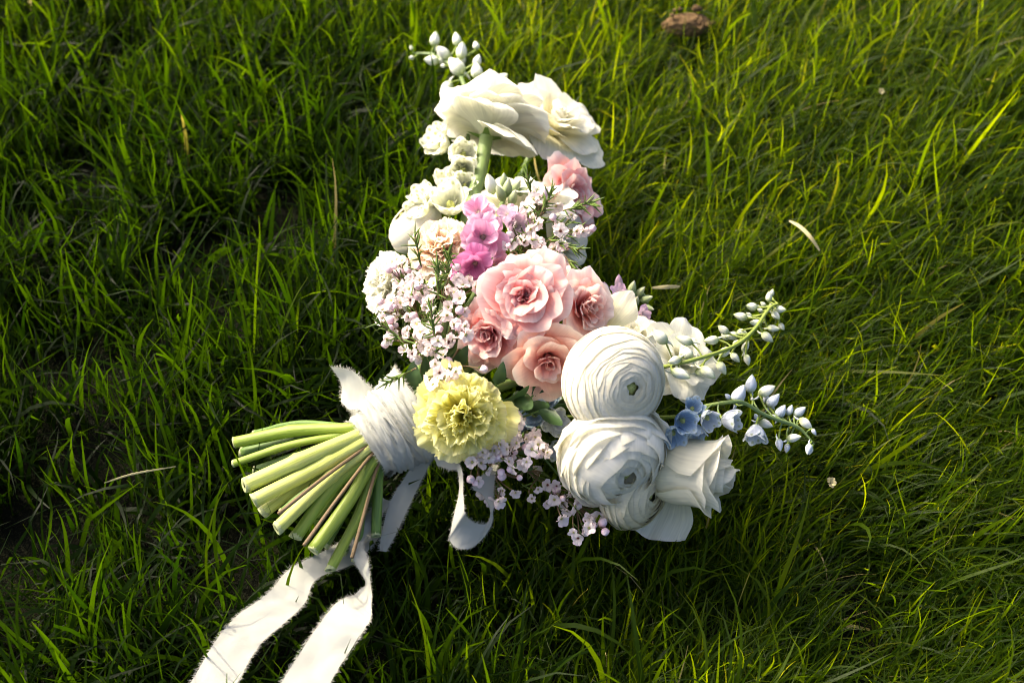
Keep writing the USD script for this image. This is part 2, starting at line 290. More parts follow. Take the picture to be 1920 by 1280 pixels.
def ell(c, ax, ln, rad, ns=10, nv=8, point=0.55, base=0.75, rng=None):
    """bud: a body of revolution along ax, centred on c, with a pointed tip"""
    v = np.linspace(0, 1, nv)
    r = rad * np.sin(np.pi * v ** base) ** .75 * (1 - .25 * v * point); r[0] = rad * .12; r[-1] = rad * .03
    th = np.linspace(0, 2 * np.pi, ns + 1); fr = frame(ax, rng.uniform(0, 6) if rng else 0)
    rr = r[:, None] * (1 + .06 * np.cos(5 * th)[None])
    L = np.stack([rr * np.cos(th), rr * np.sin(th), np.broadcast_to(((v - .5) * ln)[:, None], rr.shape)], -1).reshape(-1, 3)
    PT = np.stack([np.broadcast_to(th / 3.1416 - 1, rr.shape), np.broadcast_to(v[:, None], rr.shape), np.full(rr.shape, rng.uniform() if rng else .5)], -1).reshape(-1, 3)
    return L @ fr.T + c, tri(grid_faces(nv, ns + 1)), PT
def petal(rng, L, W, phi, wrap=1.0, rmin=.002, nu=13, nv=11, base=.25, corner=.22, cpow=2.3, ruf=0.0, rufk=2.5, ser=0.0, r0=.001, z0=0.0, cup=0.0, notch=0.0, wide=.65, fold=0.0, wavy=0.0):
    v = np.linspace(0, 1, 41); pv = np.linspace(0, 1, len(phi))
    ph = np.radians(np.interp(v, pv, phi)); k = np.ones(5) / 5
    ph = np.convolve(np.pad(ph, 2, mode='edge'), k, 'valid')
    r = r0 + np.concatenate([[0], np.cumsum(np.sin(ph[1:]))]) * L / 40; z = z0 + np.concatenate([[0], np.cumsum(np.cos(ph[1:]))]) * L / 40
    u = np.linspace(-1, 1, nu)[None]; vv = (np.linspace(0, 1, nv) ** .9)[:, None]
    e = 1 - corner * np.abs(u) ** cpow - notch * np.exp(-(u / .18) ** 2) + .05 * np.sin(u * 3 + rng.uniform(0, 6)) * rng.uniform(.2, 1) + wavy * np.sin(u * 8 + rng.uniform(0, 6))
    if ser:
        e = e + ser * (np.abs(((u * 7.5 + rng.uniform(0, 1)) % 1.0) - .5) * 2 - .5) + ser * .6 * rng.uniform(-1, 1, nu)[None]
    ve = np.clip(vv * e, 0, 1.12)
    R = np.interp(ve, v, r); Z = np.interp(ve, v, z); PH = np.interp(ve, v, ph)
    hw = W * (base + (1 - base) * sst(ve / wide))
    s = u * hw
    rho = np.maximum(R * wrap, rmin)
    ang = np.clip(s / rho, -2.7, 2.7)
    x = R - rho * (1 - np.cos(ang)); y = rho * np.sin(ang)
    p1, p2, p3 = rng.uniform(0, 6.28, 3)
    dsp = ruf * ve ** 2.2 * (np.sin(u * rufk * 2 + p1) + .6 * np.sin(u * rufk * 4.3 + p2) + .35 * np.sin(u * rufk * 8.1 + p3 + ve * 5)) + cup * s * s / W - fold * np.abs(s)
    x = x + dsp * np.cos(PH) * np.cos(ang); y = y + dsp * np.cos(PH) * np.sin(ang); Z = Z - dsp * np.sin(PH)
    pt = np.stack([np.broadcast_to(u, ve.shape), np.clip(ve, 0, 1), np.full(ve.shape, rng.uniform())], -1).reshape(-1, 3)
    return np.stack([x, y, Z], -1).reshape(-1, 3), tri(grid_faces(nv, nu)), pt
def turn(g, az, rng=None, tilt=0.0):
    Mx = rotz(az)
    if rng is not None and tilt: Mx = rotaxis([rng.normal(), rng.normal(), 0.01], rng.normal() * tilt) @ Mx
    return g[0] @ Mx.T, g[1], g[2]
GA = math.radians(137.508)

# ------------------------------------------------------------------ binding point and cut stems
WA, WB = P(690, 836, .066), P(792, 770, .074)
wax = (WB - WA) / np.linalg.norm(WB - WA)
we1 = np.cross(wax, BCK); we1 /= np.linalg.norm(we1)      # across the wrap, downwards in the photo
if we1 @ UPV > 0: we1 = -we1
we2 = np.cross(we1, wax); we2 *= np.sign(we2 @ BCK)          # towards the camera
def wrap_r(a): return .0185 + .0105 * a, .0145 + .0065 * a
# cut ends: photo pixel of the end, height, radius in pixels, pixel where it enters the wrap, position in the wrap (across, up), look
ENDS = [
    (442, 829, .058, 12, -.80, .30, 'stem_mid'), (455, 847, .048, 10, -.78, -.1, 'stem_dark'), (440, 868, .055, 8, -.62, .25, 'stem_mid'),
    (463, 908, .078, 17, -.48, .72, 'stem_pale'), (478, 937, .077, 16.5, -.22, .80, 'stem_pale'), (496, 958, .066, 14, -.10, .45, 'stem_pale'),
    (522, 988, .072, 15, .06, .80, 'stem_pale'), (556, 1004, .064, 14, .22, .62, 'stem_mid'), (588, 1030, .062, 14, .46, .66, 'stem_mid'),
    (622, 1062, .052, 11, .66, .50, 'stem_mid'), (610, 1020, .046, 11, .40, .1, 'stem_dark'), (668, 1050, .044, 11, .76, .1, 'stem_dark'),
    (705, 1000, .048, 11, .88, .2, 'stem_dark'), (478, 812, .046, 7, -.86, 0, 'stem_dark'), (570, 1000, .042, 11, .15, -.1, 'stem_dark'),
    (530, 960, .043, 10, -.1, -.2, 'stem_dark'), (645, 1035, .040, 9, .5, -.3, 'stem_dark'), (480, 880, .044, 9, -.5, -.2, 'stem_dark'),
    (690, 960, .040, 9, .7, -.3, 'stem_dark'), (510, 930, .040, 9, -.2, -.4, 'stem_dark'), (600, 980, .038, 9, .2, -.5, 'stem_dark'), (560, 940, .036, 9, 0, -.6, 'stem_dark')]
TWIGS = [(522, 963, .083, 2.4, -.02, .98), (570, 1022, .080, 2.6, .30, .95), (660, 1045, .060, 2.8, .72, .72), (462, 800, .060, 3.0, -.88, .2), (636, 1046, .050, 3.2, .62, .2)]
def stem_path(base, direction, end, reach=.03):
    ex, ey, ez, er, ca, cb = end[:6]
    ra, rb = wrap_r(0.0); wa = WA + we1 * ca * ra * .86 + we2 * cb * rb * .84
    ra, rb = wrap_r(.8); wb = WA + (WB - WA) * .85 + we1 * ca * ra * .45 + we2 * cb * rb * .4
    e = P(ex, ey, ez)
    return [base, base - direction * reach, wb + (base - direction * reach - wb) * .18, wb + (wa - wb) * .5, wa, wa + (e - wa) * .5 + np.array([0, 0, .0015]), e]
def add_stem(t, base, direction, end, mat=None, reach=.03, name='stem', rhead=None):
    p = stem_path(base, direction, end, reach); e = p[-1]; r = end[3] * S(e)
    hd = rhead or r * .7
    # only the last stretch keeps the full girth that the photo shows
    rg = np.random.default_rng(int(end[0] * 7 + end[1])); p[-2] = p[-2] + rg.normal(size=3) * [.0016, .0016, .0008]
    q = np.interp(np.linspace(0, 1, 60), [0, .2, .4, .6, .8, 1], [hd, hd, r * .85, r * .92, r, r]) * (1 + .05 * rg.normal() * np.linspace(-1, 1, 60))
    q = q * (1 + .05 * (meshkit.noise(np.stack([np.linspace(0, 14, 60), np.full(60, end[0]), np.zeros(60)], -1), 3) - .5))
    if rg.uniform() < .6: q = q * (1 + .16 * np.exp(-((np.linspace(0, 1, 60) - rg.uniform(.68, .92)) / .012) ** 2))      # a node
    g = tube(p, q, 14, 60, seed=int(end[0]))
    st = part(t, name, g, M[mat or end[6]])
    d = p[-1] - p[-2]; d /= np.linalg.norm(d)
    th = np.linspace(0, 2 * np.pi, 13); fr = frame(d)
    tl = rg.normal(0, .28); t2 = rg.uniform(0, 6.28)
    ring = lambda q, k: e + d * (k + q * r * tl * np.cos(th + t2) * (k > 0))[:, None] + (fr[:, 0] * np.cos(th)[:, None] + fr[:, 1] * np.sin(th)[:, None]) * (q * r * (1 + .05 * rg.normal(size=13)))[:, None]
    k0 = abs(tl) * r
    V = np.vstack([ring(1.0, -.0008 * np.ones(13)), ring(1.02, k0 + .0006), ring(.8, k0 + .0009), ring(.35, k0 + .0004)])
    part(st, 'cut_end', (V, grid_faces(4, 13), None), M['cut'])
    for k in np.linspace(.55, 1, 6): block(p[4] + (e - p[4]) * k, r * 1.3)
    return st
ENDS = [(a, b, c, r * .87, *o) for a, b, c, r, *o in ENDS]
GRP = 'flowers tied together in the hand bouquet'
def sepals(t, o, fr, R, n, rng, mat='sepal', phi=(70, 100, 120)):
    for k in range(n):
        part(t, 'sepal', place(turn(petal(rng, R, R * .22, phi, 2.0, nu=5, nv=7, base=.6, corner=.8, cpow=1.3, r0=R * .12, wide=.3), k * 2 * np.pi / n + rng.uniform(-.2, .2), rng, .1), fr, o), M[mat])

# rose: layers are (count, length, half width, angles of the midline from the axis, wrap, start radius)
def rose(label, px, py, z, axis, R, mat, layers, seed, end=None, name='rose', cat='rose', depth=.55, ruf=.06, sep=True, rhead=None, reach=.03, sq=1.0):
    rng = np.random.default_rng(seed)
    c = P(px, py, z); R = R * S(c); n = D(*axis); fr = frame(n, rng.uniform(0, 6)); o = c - n * R * depth
    t = thing(name, label, cat, o, GRP)
    az = rng.uniform(0, 6)
    inner = mat + '_in' if mat + '_in' in M else ('pinkpale_in' if mat == 'pinkpeach' else mat)
    for li, (cnt, L, W, phi, wrap, r0) in enumerate(layers):
        for k in range(cnt):
            az += 2 * np.pi / cnt * rng.uniform(.88, 1.12)
            j = rng.uniform(-11, 11)
            g = petal(rng, L * R * rng.uniform(.86, 1.09), W * R * rng.uniform(.88, 1.14), [a + j * i / max(1, len(phi) - 1) for i, a in enumerate(phi)], wrap, rmin=R * .10,
                      corner=rng.uniform(.16, .30), ruf=ruf * R * rng.uniform(.6, 1.4), rufk=rng.uniform(1.3, 2.4), r0=r0 * R, cup=rng.uniform(-.02, .10), notch=rng.choice([0, 0, .06]), wavy=.022)
            g = turn(g, az, rng, .10)
            part(t, 'petal', place((g[0] * [1, 1, sq], g[1], g[2]), fr, o), M[inner if li >= len(layers) * .45 else mat])
        az += .9
    if sep: sepals(t, o, fr, R * .6, 5, rng)
    hip = ell(o - n * R * .10, n, R * .42, R * .17, 10, 7, rng=rng)
    part(t, 'calyx', hip, M['sepal'])
    if end: add_stem(t, o - n * R * .2, n, end, reach=reach, rhead=rhead)
    block(c, R * .9)
    return t, o, fr, R
OPEN = [(6, 1.16, .62, (48, 74, 78, 112), 1.05, .05), (5, 1.06, .58, (34, 58, 66, 104), 1.0, .05), (5, .96, .52, (22, 40, 52, 96), 1.0, .05),
        (5, .82, .46, (12, 24, 36, 88), 1.0, .05), (5, .66, .34, (4, 12, 26, 70), 1.0, .10), (5, .58, .26, (-2, 8, 20, 50), 1.3, .10), (5, .52, .20, (-4, 6, 10, 30), 1.6, .06), (3, .46, .18, (0, 4, -10, -30), 1.0, .02)]
HALF = [(5, 1.18, .58, (44, 58, 62, 112), 1.0, .05), (5, 1.10, .54, (30, 46, 52, 98), 1.0, .05), (5, .95, .46, (16, 32, 36, 62), 1.0, .05),
        (5, .84, .38, (8, 18, 20, 40), 1.0, .04), (4, .76, .28, (4, 10, 4, 14), 1.0, .03), (3, .72, .2, (0, 5, -6, -12), 1.0, .02)]
LOOSE = [(5, 1.22, .60, (52, 70, 76, 114), 1.1, .05), (4, 1.08, .56, (34, 52, 62, 92), 1.1, .05), (4, .92, .46, (16, 30, 44, 72), 1.0, .05),
         (3, .78, .36, (8, 14, 22, 44), 1.0, .04), (3, .70, .24, (2, 8, 2, 8), 1.0, .03)]
BUD = [(4, 1.40, .84, (84, 52, 8, -4, 70), 1.0, .06), (4, 1.37, .78, (74, 42, 3, -10, 30), 1.0, .05), (4, 1.33, .64, (58, 30, -2, -12, 4), 1.0, .05), (4, 1.28, .46, (36, 16, -4, -10, -4), 1.0, .04), (3, 1.22, .3, (20, 8, -6, -8, 0), 1.0, .03)]

def shell(rng, rho, th1, half, th0=158, droop=16, lip=.05, nu=17, nv=11, ruf=0.0, sq=.86):
    u = np.linspace(-1, 1, nu)[None]; v = np.linspace(0, 1, nv)[:, None]
    edge = th1 + droop * np.abs(u) ** 2.2 + 1.5 * np.sin(u * 4 + rng.uniform(0, 6)) + 1.2 * np.sin(u * 9 + rng.uniform(0, 6))
    th = np.radians(th0 + (edge - th0) * v)
    az = u * half * (.35 + .65 * sst(v / .5))
    r = rho * (1 + lip * v ** 5 + ruf * v ** 3 * (np.sin(u * 5 + rng.uniform(0, 6)) + .6 * np.sin(u * 11 + rng.uniform(0, 6))))
    r = r * (1 - .02 * np.abs(u) ** 3 + .012 * u)
    X = np.stack([r * np.sin(th) * np.cos(az), r * np.sin(th) * np.sin(az), r * np.cos(th) * sq], -1).reshape(-1, 3)
    pt = np.stack([np.broadcast_to(u, th.shape), np.broadcast_to(v, th.shape), np.full(th.shape, rng.uniform())], -1).reshape(-1, 3)
    return X, tri(grid_faces(nv, nu)), pt
def ranunculus(label, px, py, z, axis, R, mat, seed, end=None, shells=15, per=4, skirt=5, loose=0.0, opening=9, outer=86, sq=.80, mindir=.84, rhead=None):
    rng = np.random.default_rng(seed)
    c = P(px, py, z); R = R * S(c); n = D(*axis); fr = frame(n, rng.uniform(0, 6))
    t = thing('ranunculus', label, 'ranunculus', c, GRP)
    az = 0
    for i in range(shells):
        f = i / (shells - 1)
        rho = R * (mindir + (1 - mindir) * f ** .85) * .98
        e = opening + (outer - opening) * f ** 1.45
        for k in range(per):
            az += 2 * np.pi / per * rng.uniform(.85, 1.15)
            g = shell(rng, rho * rng.uniform(.992, 1.008), e + rng.uniform(-3, 3) + loose * rng.uniform(-8, 8), math.pi / per * (2.1 + .7 * (f < .4)), droop=1.5 + 18 * f, lip=.002 + .012 * rng.uniform() + loose * .09 * rng.uniform(), ruf=.004 + loose * .045, sq=sq)
            part(t, 'petal', place(turn(g, az, rng, .035 + loose * .06), fr, c), M[mat])
        az += GA + rng.uniform(-.4, .4)
    for k in range(skirt):     # the lowest petals stand away from the ball
        g = petal(rng, 1.05 * R, .62 * R, (100, 78, 50, 62), 1.1, corner=.3, ruf=.03 * R, r0=.1 * R, z0=-.72 * R * sq)
        part(t, 'petal', place(turn(g, k * 2 * np.pi / skirt, rng, .1), fr, c), M[mat])
    # green heart
    h = R * .46; fib = []
    q = ell(c + n * R * (mindir * sq - .30), n, R * .56, R * .23, 14, 9, point=0, base=1.0, rng=rng)
    part(t, 'heart', q, M['eyegreen'])
    o = c - n * R * sq * .85
    sepals(t, o, fr, R * .42, 5, rng)
    if end: add_stem(t, o, n, end, rhead=rhead)
    block(c, R * .95)
    return t, c, fr, R
def carnation(label, px, py, z, axis, R, mat, seed, end=None, n=46, ser=.05, name='carnation', depth=.55, ruf=.10, spread=1.0, guard=0, gaz=0.0):
    rng = np.random.default_rng(seed)
    c = P(px, py, z); R = R * S(c); ax = D(*axis); fr = frame(ax, rng.uniform(0, 6)); o = c - ax * R * depth
    t = thing(name, label, 'carnation', o, GRP)
    for k in range(n):
        f = (k + .5) / n
        a1 = (8 + 88 * f ** .8) * spread
        L = R * (1.0 + .12 * f + .08 * rng.normal() * .6)
        g = petal(rng, L, R * (.40 + .30 * f), (a1 * .25, a1 * .55, a1 * .95, a1 * 1.1 + rng.uniform(-14, 18)), 1.3, rmin=R * .25, nu=29, nv=11, base=.16, corner=.20, ruf=ruf * R * rng.uniform(.5, 1.15) * (1.1 - .45 * f), rufk=rng.uniform(2.0, 3.4), ser=ser, r0=R * .05, wide=.85, fold=rng.uniform(-.1, .3) * (1 - f))
        part(t, 'petal', place(turn(g, k * GA, rng, .10), fr, o), M[mat])
    for k in range(guard):
        g = petal(rng, R * rng.uniform(1.2, 1.36), R * .62, (50, 84, 96, 104 + rng.uniform(-10, 14)), 1.4, rmin=R * .3, nu=31, nv=11, base=.14, corner=.16, ruf=.05 * R, rufk=2.2, ser=ser, r0=R * .05, wide=.85)
        part(t, 'petal', place(turn(g, gaz + (k - guard / 2 + .5) * .75, rng, .08), frame(ax, 0), o), M[mat])
    cal = tube([o + ax * R * .12, o - ax * R * .25, o - ax * R * .6], [R * .17, R * .2, R * .12], 12, 8)
    part(t, 'calyx', cal, M['sepal'])
    if end: add_stem(t, o - ax * R * .5, ax, end)
    block(c, R * .9)
    return t, o, fr, R

# ------------------------------------------------------------------ the flowers
# ranunculus
ranunculus('large white ranunculus ball with tight rings and small green eye, biggest bloom of the bouquet', 1152, 714, .112, (.40, -.17, .90), 104, 'ran', 11, ENDS[6], shells=26, per=5, skirt=0, opening=10.5, outer=104, sq=.84)
ranunculus('loose white ranunculus pressed directly below the big ranunculus ball', 1150, 850, .082, (.30, -.55, .74), 104, 'ran', 12, ENDS[8], shells=12, per=4, skirt=5, loose=1.0, opening=12, outer=80, sq=.80)
ranunculus('cream ranunculus with yellow green eye peeping out lowest, beside the loose outer petal', 1190, 918, .060, (.72, -.25, .65), 80, 'rancream', 13, ENDS[11], shells=16, per=4, skirt=0, opening=12, outer=95, mindir=.68, loose=.3)
ranunculus('white ranunculus seen from behind at the left edge above the peach carnation', 778, 425, .078, (-.62, .55, .30), 58, 'ran', 14, ENDS[13], shells=8, per=4, skirt=3, opening=20)
# pink roses
rose('fully open pink rose facing the camera in the middle of the bouquet', 983, 554, .134, (-.10, .06, 1), 86, 'pink', OPEN, 21, ENDS[3], depth=.42)
rose('pale pink rose tucked behind the upper right rim of the open middle rose', 1052, 520, .118, (.3, .45, .8), 58, 'pinkpale', OPEN, 22, ENDS[0])
rose('blush pink rose facing right beside the big white ranunculus', 1106, 578, .118, (.6, .05, .78), 72, 'pinkpale', HALF, 23, ENDS[4])
rose('deep pink rose partly hidden behind waxflower, left below the open middle rose', 912, 630, .112, (-.38, -.30, .85), 70, 'pink', HALF, 24, ENDS[5])
rose('peach pink loose rose hanging below the open middle rose', 1030, 684, .108, (.05, -.48, .85), 78, 'pinkpeach', LOOSE, 25, ENDS[7], ruf=.02)
rose('pink rose seen edge on under the top cream rose at the upper right edge', 1084, 362, .088, (.68, .20, .66), 74, 'pink', OPEN, 26, ENDS[2], ruf=.05)
# white and cream roses
rose('cream rose with broad flat petals at the top right of the bouquet', 1056, 212, .082, (.42, .55, .50), 98, 'cream', LOOSE, 31, ENDS[9], ruf=.035)
rose('white rose in blue shade beneath the topmost drooping white bloom', 988, 368, .102, (.08, .85, .40), 104, 'white', HALF, 32, ENDS[1], ruf=.02)
rose('white rose almost hidden between the pink edge-on rose and the open middle rose', 1068, 455, .080, (.72, .08, .62), 62, 'white', HALF, 33, ENDS[17], ruf=.02)
rose('ruffled white rose behind the bud spike right of the big ranunculus', 1288, 668, .086, (.45, .38, .72), 80, 'white', LOOSE, 34, ENDS[10], ruf=.06)
twp, owp, fwp, rwp = rose('white rose with one upright pointed petal above the big ranunculus', 1190, 622, .092, (.12, .78, .55), 60, 'cream', HALF, 35, ENDS[18], ruf=.03)
rgw = np.random.default_rng(37); ow = P(1142, 612, .104); sw = S(ow); nw = D(.55, .82, .10); yw = np.cross(nw, D(-.2, .1, 1)); yw /= np.linalg.norm(yw)
part(twp, 'petal', place(petal(rgw, 84 * sw, 40 * sw, (-6, -2, 8, 22), 2.2, rmin=.02, corner=.55, cpow=1.3, ruf=.0012, base=.45, r0=0), np.stack([np.cross(yw, nw), yw, nw], 1), ow), M['cream'])
# lower right bud-shaped rose, seen from the side
rose('half open ivory rose lying on the grass at the lower right, seen from the side', 1328, 890, .070, (.92, -.10, .30), 130, 'cream', BUD, 36, ENDS[12], depth=.9, ruf=.022, reach=.04)
# topmost white bloom: wide thin petals seen from behind with its thick stem
def top_bloom():
    rng = np.random.default_rng(41)
    base = P(912, 256, .092); s = S(base); n = D(.16, .86, -.34); fr = frame(n, 0)
    t = thing('anemone', 'topmost drooping white bloom seen from behind on a thick green stem', 'flower', base, GRP)
    R = 124 * s
    for k in range(17):
        a = k * GA; f = k / 16
        g = petal(rng, R * rng.uniform(.88, 1.06), R * .56, wavy=.015, phi= (16 + 40 * f, 34 + 34 * f, 52 + 34 * f, 84 + 40 * f), wrap=1.15, rmin=R * .12, corner=.24, ruf=.045 * R, rufk=1.8, r0=R * .03, cup=.1)
        part(t, 'petal', place(turn(g, a, rng, .10), fr, base), M['white'])
    for ang, L, droop in ((-60, .95, 40), (-35, 1.08, 55)):      # two petals hang down over the stem
        g = petal(rng, R * L, R * .42, (75, 105, 122, 140 + droop * .3), 1.3, rmin=R * .2, corner=.3, ruf=.02 * R, r0=R * .03)
        part(t, 'petal', place(turn(g, math.radians(ang)), fr, base), M['white'])
    sepals(t, base - n * .002, fr, R * .30, 4, rng, phi=(70, 85, 80))
    p2 = [base, P(903, 310, .090), P(886, 375, .088), P(850, 520, .085)]
    q = stem_path(P(850, 520, .085), D(.2, .9, .1), ENDS[14], .02)
    part(t, 'stem', tube(p2 + q[2:], [13 * s, 13 * s, 13 * s, 11 * s, 10 * s, 10 * s, 10 * s], 12, 50, seed=3), M['stem_mid'])
    block(base, .03)
top_bloom()
# carnations
carnation('yellow carnation with frilled petals next to the ribbon wrap', 866, 780, .104, (-.12, -.12, 1), 84, 'yellow', 51, ENDS[15], n=36, ruf=.12, spread=1.08, guard=6, gaz=-2.2)
carnation('peach carnation with frilled petals left of the mauve stock', 826, 458, .106, (-.15, .60, .70), 70, 'peach', 52, ENDS[16], n=44, ruf=.10)
carnation('white frilled carnation facing left at the far left edge of the bouquet', 722, 536, .084, (-.80, .05, .5), 70, 'white', 53, ENDS[19], n=40)

# ------------------------------------------------------------------ flower spikes
def bell(t, px, py, z, ax, size, mat, rng, openness=.5, np_=5, name='floret'):
    """cup-shaped floret of five petals; size in photo pixels; ax points out of its mouth"""
    c = P(px, py, z); s = S(c); L = size * s; n = D(*ax); fr = frame(n, rng.uniform(0, 6)); o = c - n * L * .5
    gs = []
    for ring in range(2):
        for k in range(np_):
            op = openness * (1 if ring == 0 else .6)
            g = petal(rng, L * (1.08 if ring == 0 else .95), L * .36, (78, 34, 8 + 30 * op, 4 + 62 * op), 1.0, rmin=L * .15, nu=9, nv=9, base=.5, corner=.34, ruf=.02 * L, r0=L * .03)
            gs.append(place(turn(g, (k + .5 * ring) * 2 * np.pi / np_ + rng.uniform(-.1, .1), rng, .06), fr, o))
    f = part(t, name, gs[0], M[mat])
    for g in gs[1:]: part(f, 'petal', g, M[mat])
    part(f, 'heart', ell(o + n * L * .35, n, L * .4, L * .14, 8, 6, rng=rng), M['eyegreen'])
    return o, n, L
def spike(name, label, cat, stem_px, buds, bells, bmat, rng_seed, smat, rs, end=None, budr=.30):
    """stem_px: (px, py, z); buds: (px, py, length px, tip dx, tip dy, z)"""
    rng = np.random.default_rng(rng_seed)
    sp = np.array([P(*q) for q in stem_px]); s = S(sp[0])
    t = thing(name, label, cat, sp[0], GRP)
    path = list(sp)
    if end:
        full = stem_path(sp[0], (sp[1] - sp[0]) / np.linalg.norm(sp[1] - sp[0]), end, .02)[2:]
        part(t, 'stem', tube(list(sp[::-1]) + full, [rs * .35 * s] + [rs * s] * (len(sp) + 2), 8, 60, seed=2), M[smat])
    else:
        part(t, 'stem', tube(sp, [rs * s, rs * .4 * s], 8, 40), M[smat])
    fine = catmull(sp, 120); more = []
    for (px, py, L, dx, dy, z) in buds:
        if rng.uniform() < .42: more.append((px + rng.normal() * 15, py + rng.normal() * 13, L * rng.uniform(.45, .85), dx + rng.normal() * .4, dy + rng.normal() * .4, z - .006))
    buds = list(buds) + more
    for (px, py, L, dx, dy, z) in buds:
        c = P(px, py, z); s = S(c); ln = L * s
        d = D(dx, -dy, rng.uniform(.0, .5)); rad = ln * (budr + rng.uniform(-.03, .03))
        b = part(t, 'bud', ell(c, d, ln, rad, 12, 9, rng=rng, base=.8), M[bmat] if rng.uniform() < .75 or bmat != 'budb' else M['budw'])
        tail = c - d * ln * .42
        # pedicel from the stem, joining a little further down it
        q = fine[np.argmin(np.linalg.norm(fine - tail, axis=1) + .15 * np.abs(np.linalg.norm(fine - tail, axis=1) - .008))]
        part(b, 'pedicel', tube([q, (q + tail) / 2 - d * ln * .12, tail], [1.5 * s, 1.6 * s, 2.2 * s], 6, 10), M[smat])
        if L > 22:   # spur
            e = np.cross(d, BCK); part(b, 'spur', tube([tail + d * ln * .12, tail - d * ln * .15 + e * ln * .12, tail - d * ln * .42 + e * ln * .10], [rad * .35, rad * .22, rad * .06], 7, 8), M[bmat])
        block(c, rad)
    for (px, py, L, ax, z, mat, op) in bells:
        o, n, L = bell(t, px, py, z, ax, L, mat, rng, op)
        q = fine[np.argmin(np.linalg.norm(fine - o, axis=1))]
        part(t, 'pedicel', tube([q, (q + o) / 2 - n * L * .1, o + n * L * .05], [1.6 * s, 1.8 * s, 2.4 * s], 6, 10), M[smat])
        block(o + n * L * .5, L * .4)
    return t
def c4(X, Y): return 1020 + X / 3.556, 500 + Y / 3.556
def c1(X, Y): return 700 + X / 4.0, 30 + Y / 4.0
def c2(X, Y): return 660 + X / 3.658, 280 + Y / 3.658
def bz(px): return .118 - .062 * sst((px - 1230) / 190)
WB_ = [(1500, 200, 75, .0, -1), (1385, 265, 92, -1, -.15), (1310, 330, 100, -1, -.25), (1575, 285, 82, 1, .1), (1545, 325, 80, .6, .7), (1410, 375, 92, -1, -.1), (1530, 410, 90, 1, .15),
       (1490, 470, 100, .8, .7), (1195, 420, 95, -.8, -.6), (1250, 460, 98, -1, .15), (1115, 490, 112, -1, .1), (1320, 437, 72, .9, .1), (1345, 530, 88, .4, -.8), (1205, 565, 98, .6, -.5),
       (1275, 605, 88, .6, .7), (1355, 620, 84, .2, 1), (1185, 675, 105, .5, .8), (1095, 705, 130, .75, .65), (935, 490, 128, -.9, -.35), (770, 465, 140, -.75, -.7), (960, 575, 105, -.3, -.8),
       (870, 625, 100, -.9, .3), (910, 715, 145, .9, .4), (1460, 250, 50, -.6, -.5), (1440, 290, 50, -.8, -.4), (1365, 320, 55, -.8, -.5)]
spike('delphinium', 'spike of green-white buds pointing right over the ruffled white rose', 'delphinium',
      [(*c4(640, 720), .066), (*c4(780, 672), .100), (*c4(980, 625), .108), (*c4(1150, 575), .095), (*c4(1290, 515), .080), (*c4(1400, 420), .070), (*c4(1500, 280), .064), (*c4(1560, 245), .060)],
      [(*c4(x, y), L / 3.556, dx, dy, bz(c4(x, y)[0]) + .002) for x, y, L, dx, dy in WB_], [], 'budg', 61, 'stem_lime', 3.6, ENDS[20])
def bz2(px): return .088 - .040 * sst((px - 1300) / 160)
BB_ = [(1300, 850, 150, .45, -.85), (1380, 780, 132, .1, -1), (1485, 825, 135, .85, -.5), (1530, 890, 122, .6, -.75), (1580, 965, 108, .5, -.8), (1640, 955, 82, .3, -.9), (1705, 965, 100, .75, -.6),
       (1745, 1045, 112, .7, .6), (1475, 1045, 112, .9, .35), (1225, 865, 56, -.6, -.6), (1665, 1140, 104, .9, -.2), (1570, 1185, 92, .1, 1), (1765, 1215, 84, -.3, .9), (1800, 1100, 55, .5, .8), (1415, 1000, 60, -.4, -.7)]
spike('delphinium', 'spike of pale blue buds with open blue florets above the half open ivory rose', 'delphinium',
      [(*c4(900, 1000), .050), (*c4(1050, 935), .074), (*c4(1250, 900), .080), (*c4(1340, 910), .074), (*c4(1450, 975), .066), (*c4(1560, 1020), .060), (*c4(1650, 1050), .054), (*c4(1720, 1090), .050), (*c4(1800, 1180), .046)],
      [(*c4(x, y), L / 3.556, dx, dy, bz2(c4(x, y)[0]) + .004) for x, y, L, dx, dy in BB_],
      [(*c4(995, 935), 34, (.2, .5, .75), .096, 'bellblue', .25), (*c4(935, 1030), 42, (.25, -.1, .9), .098, 'bellblue', .35), (*c4(868, 1120), 42, (.2, -.45, .8), .090, 'bellblue', .4),
       (*c4(1098, 1015), 38, (.35, -.3, .8), .094, 'bellpale', .3), (*c4(1250, 1028), 40, (.8, -.1, .5), .082, 'bellpale', .2), (*c4(1012, 1105), 34, (.1, -.9, .4), .086, 'bellblue', .3), (*c4(1412, 1118), 40, (-.1, -.9, .4), .062, 'bellpale', .5)],
      'budb', 62, 'stem_mid', 3.6, ENDS[21])
WS_ = [(460, 175, 118, .15, -1), (435, 335, 120, -1, -.1), (520, 275, 138, -.7, -.6), (625, 175, 112, -.2, -1), (662, 262, 138, .1, -.9), (620, 380, 172, -.6, -.7), (780, 335, 100, .3, -.9), (775, 412, 130, -.1, -1),
       (960, 470, 125, .75, -.5), (545, 545, 140, -.6, .8), (285, 240, 44, -.4, -.8), (285, 315, 50, -.9, .2), (520, 375, 48, -.5, .1)]
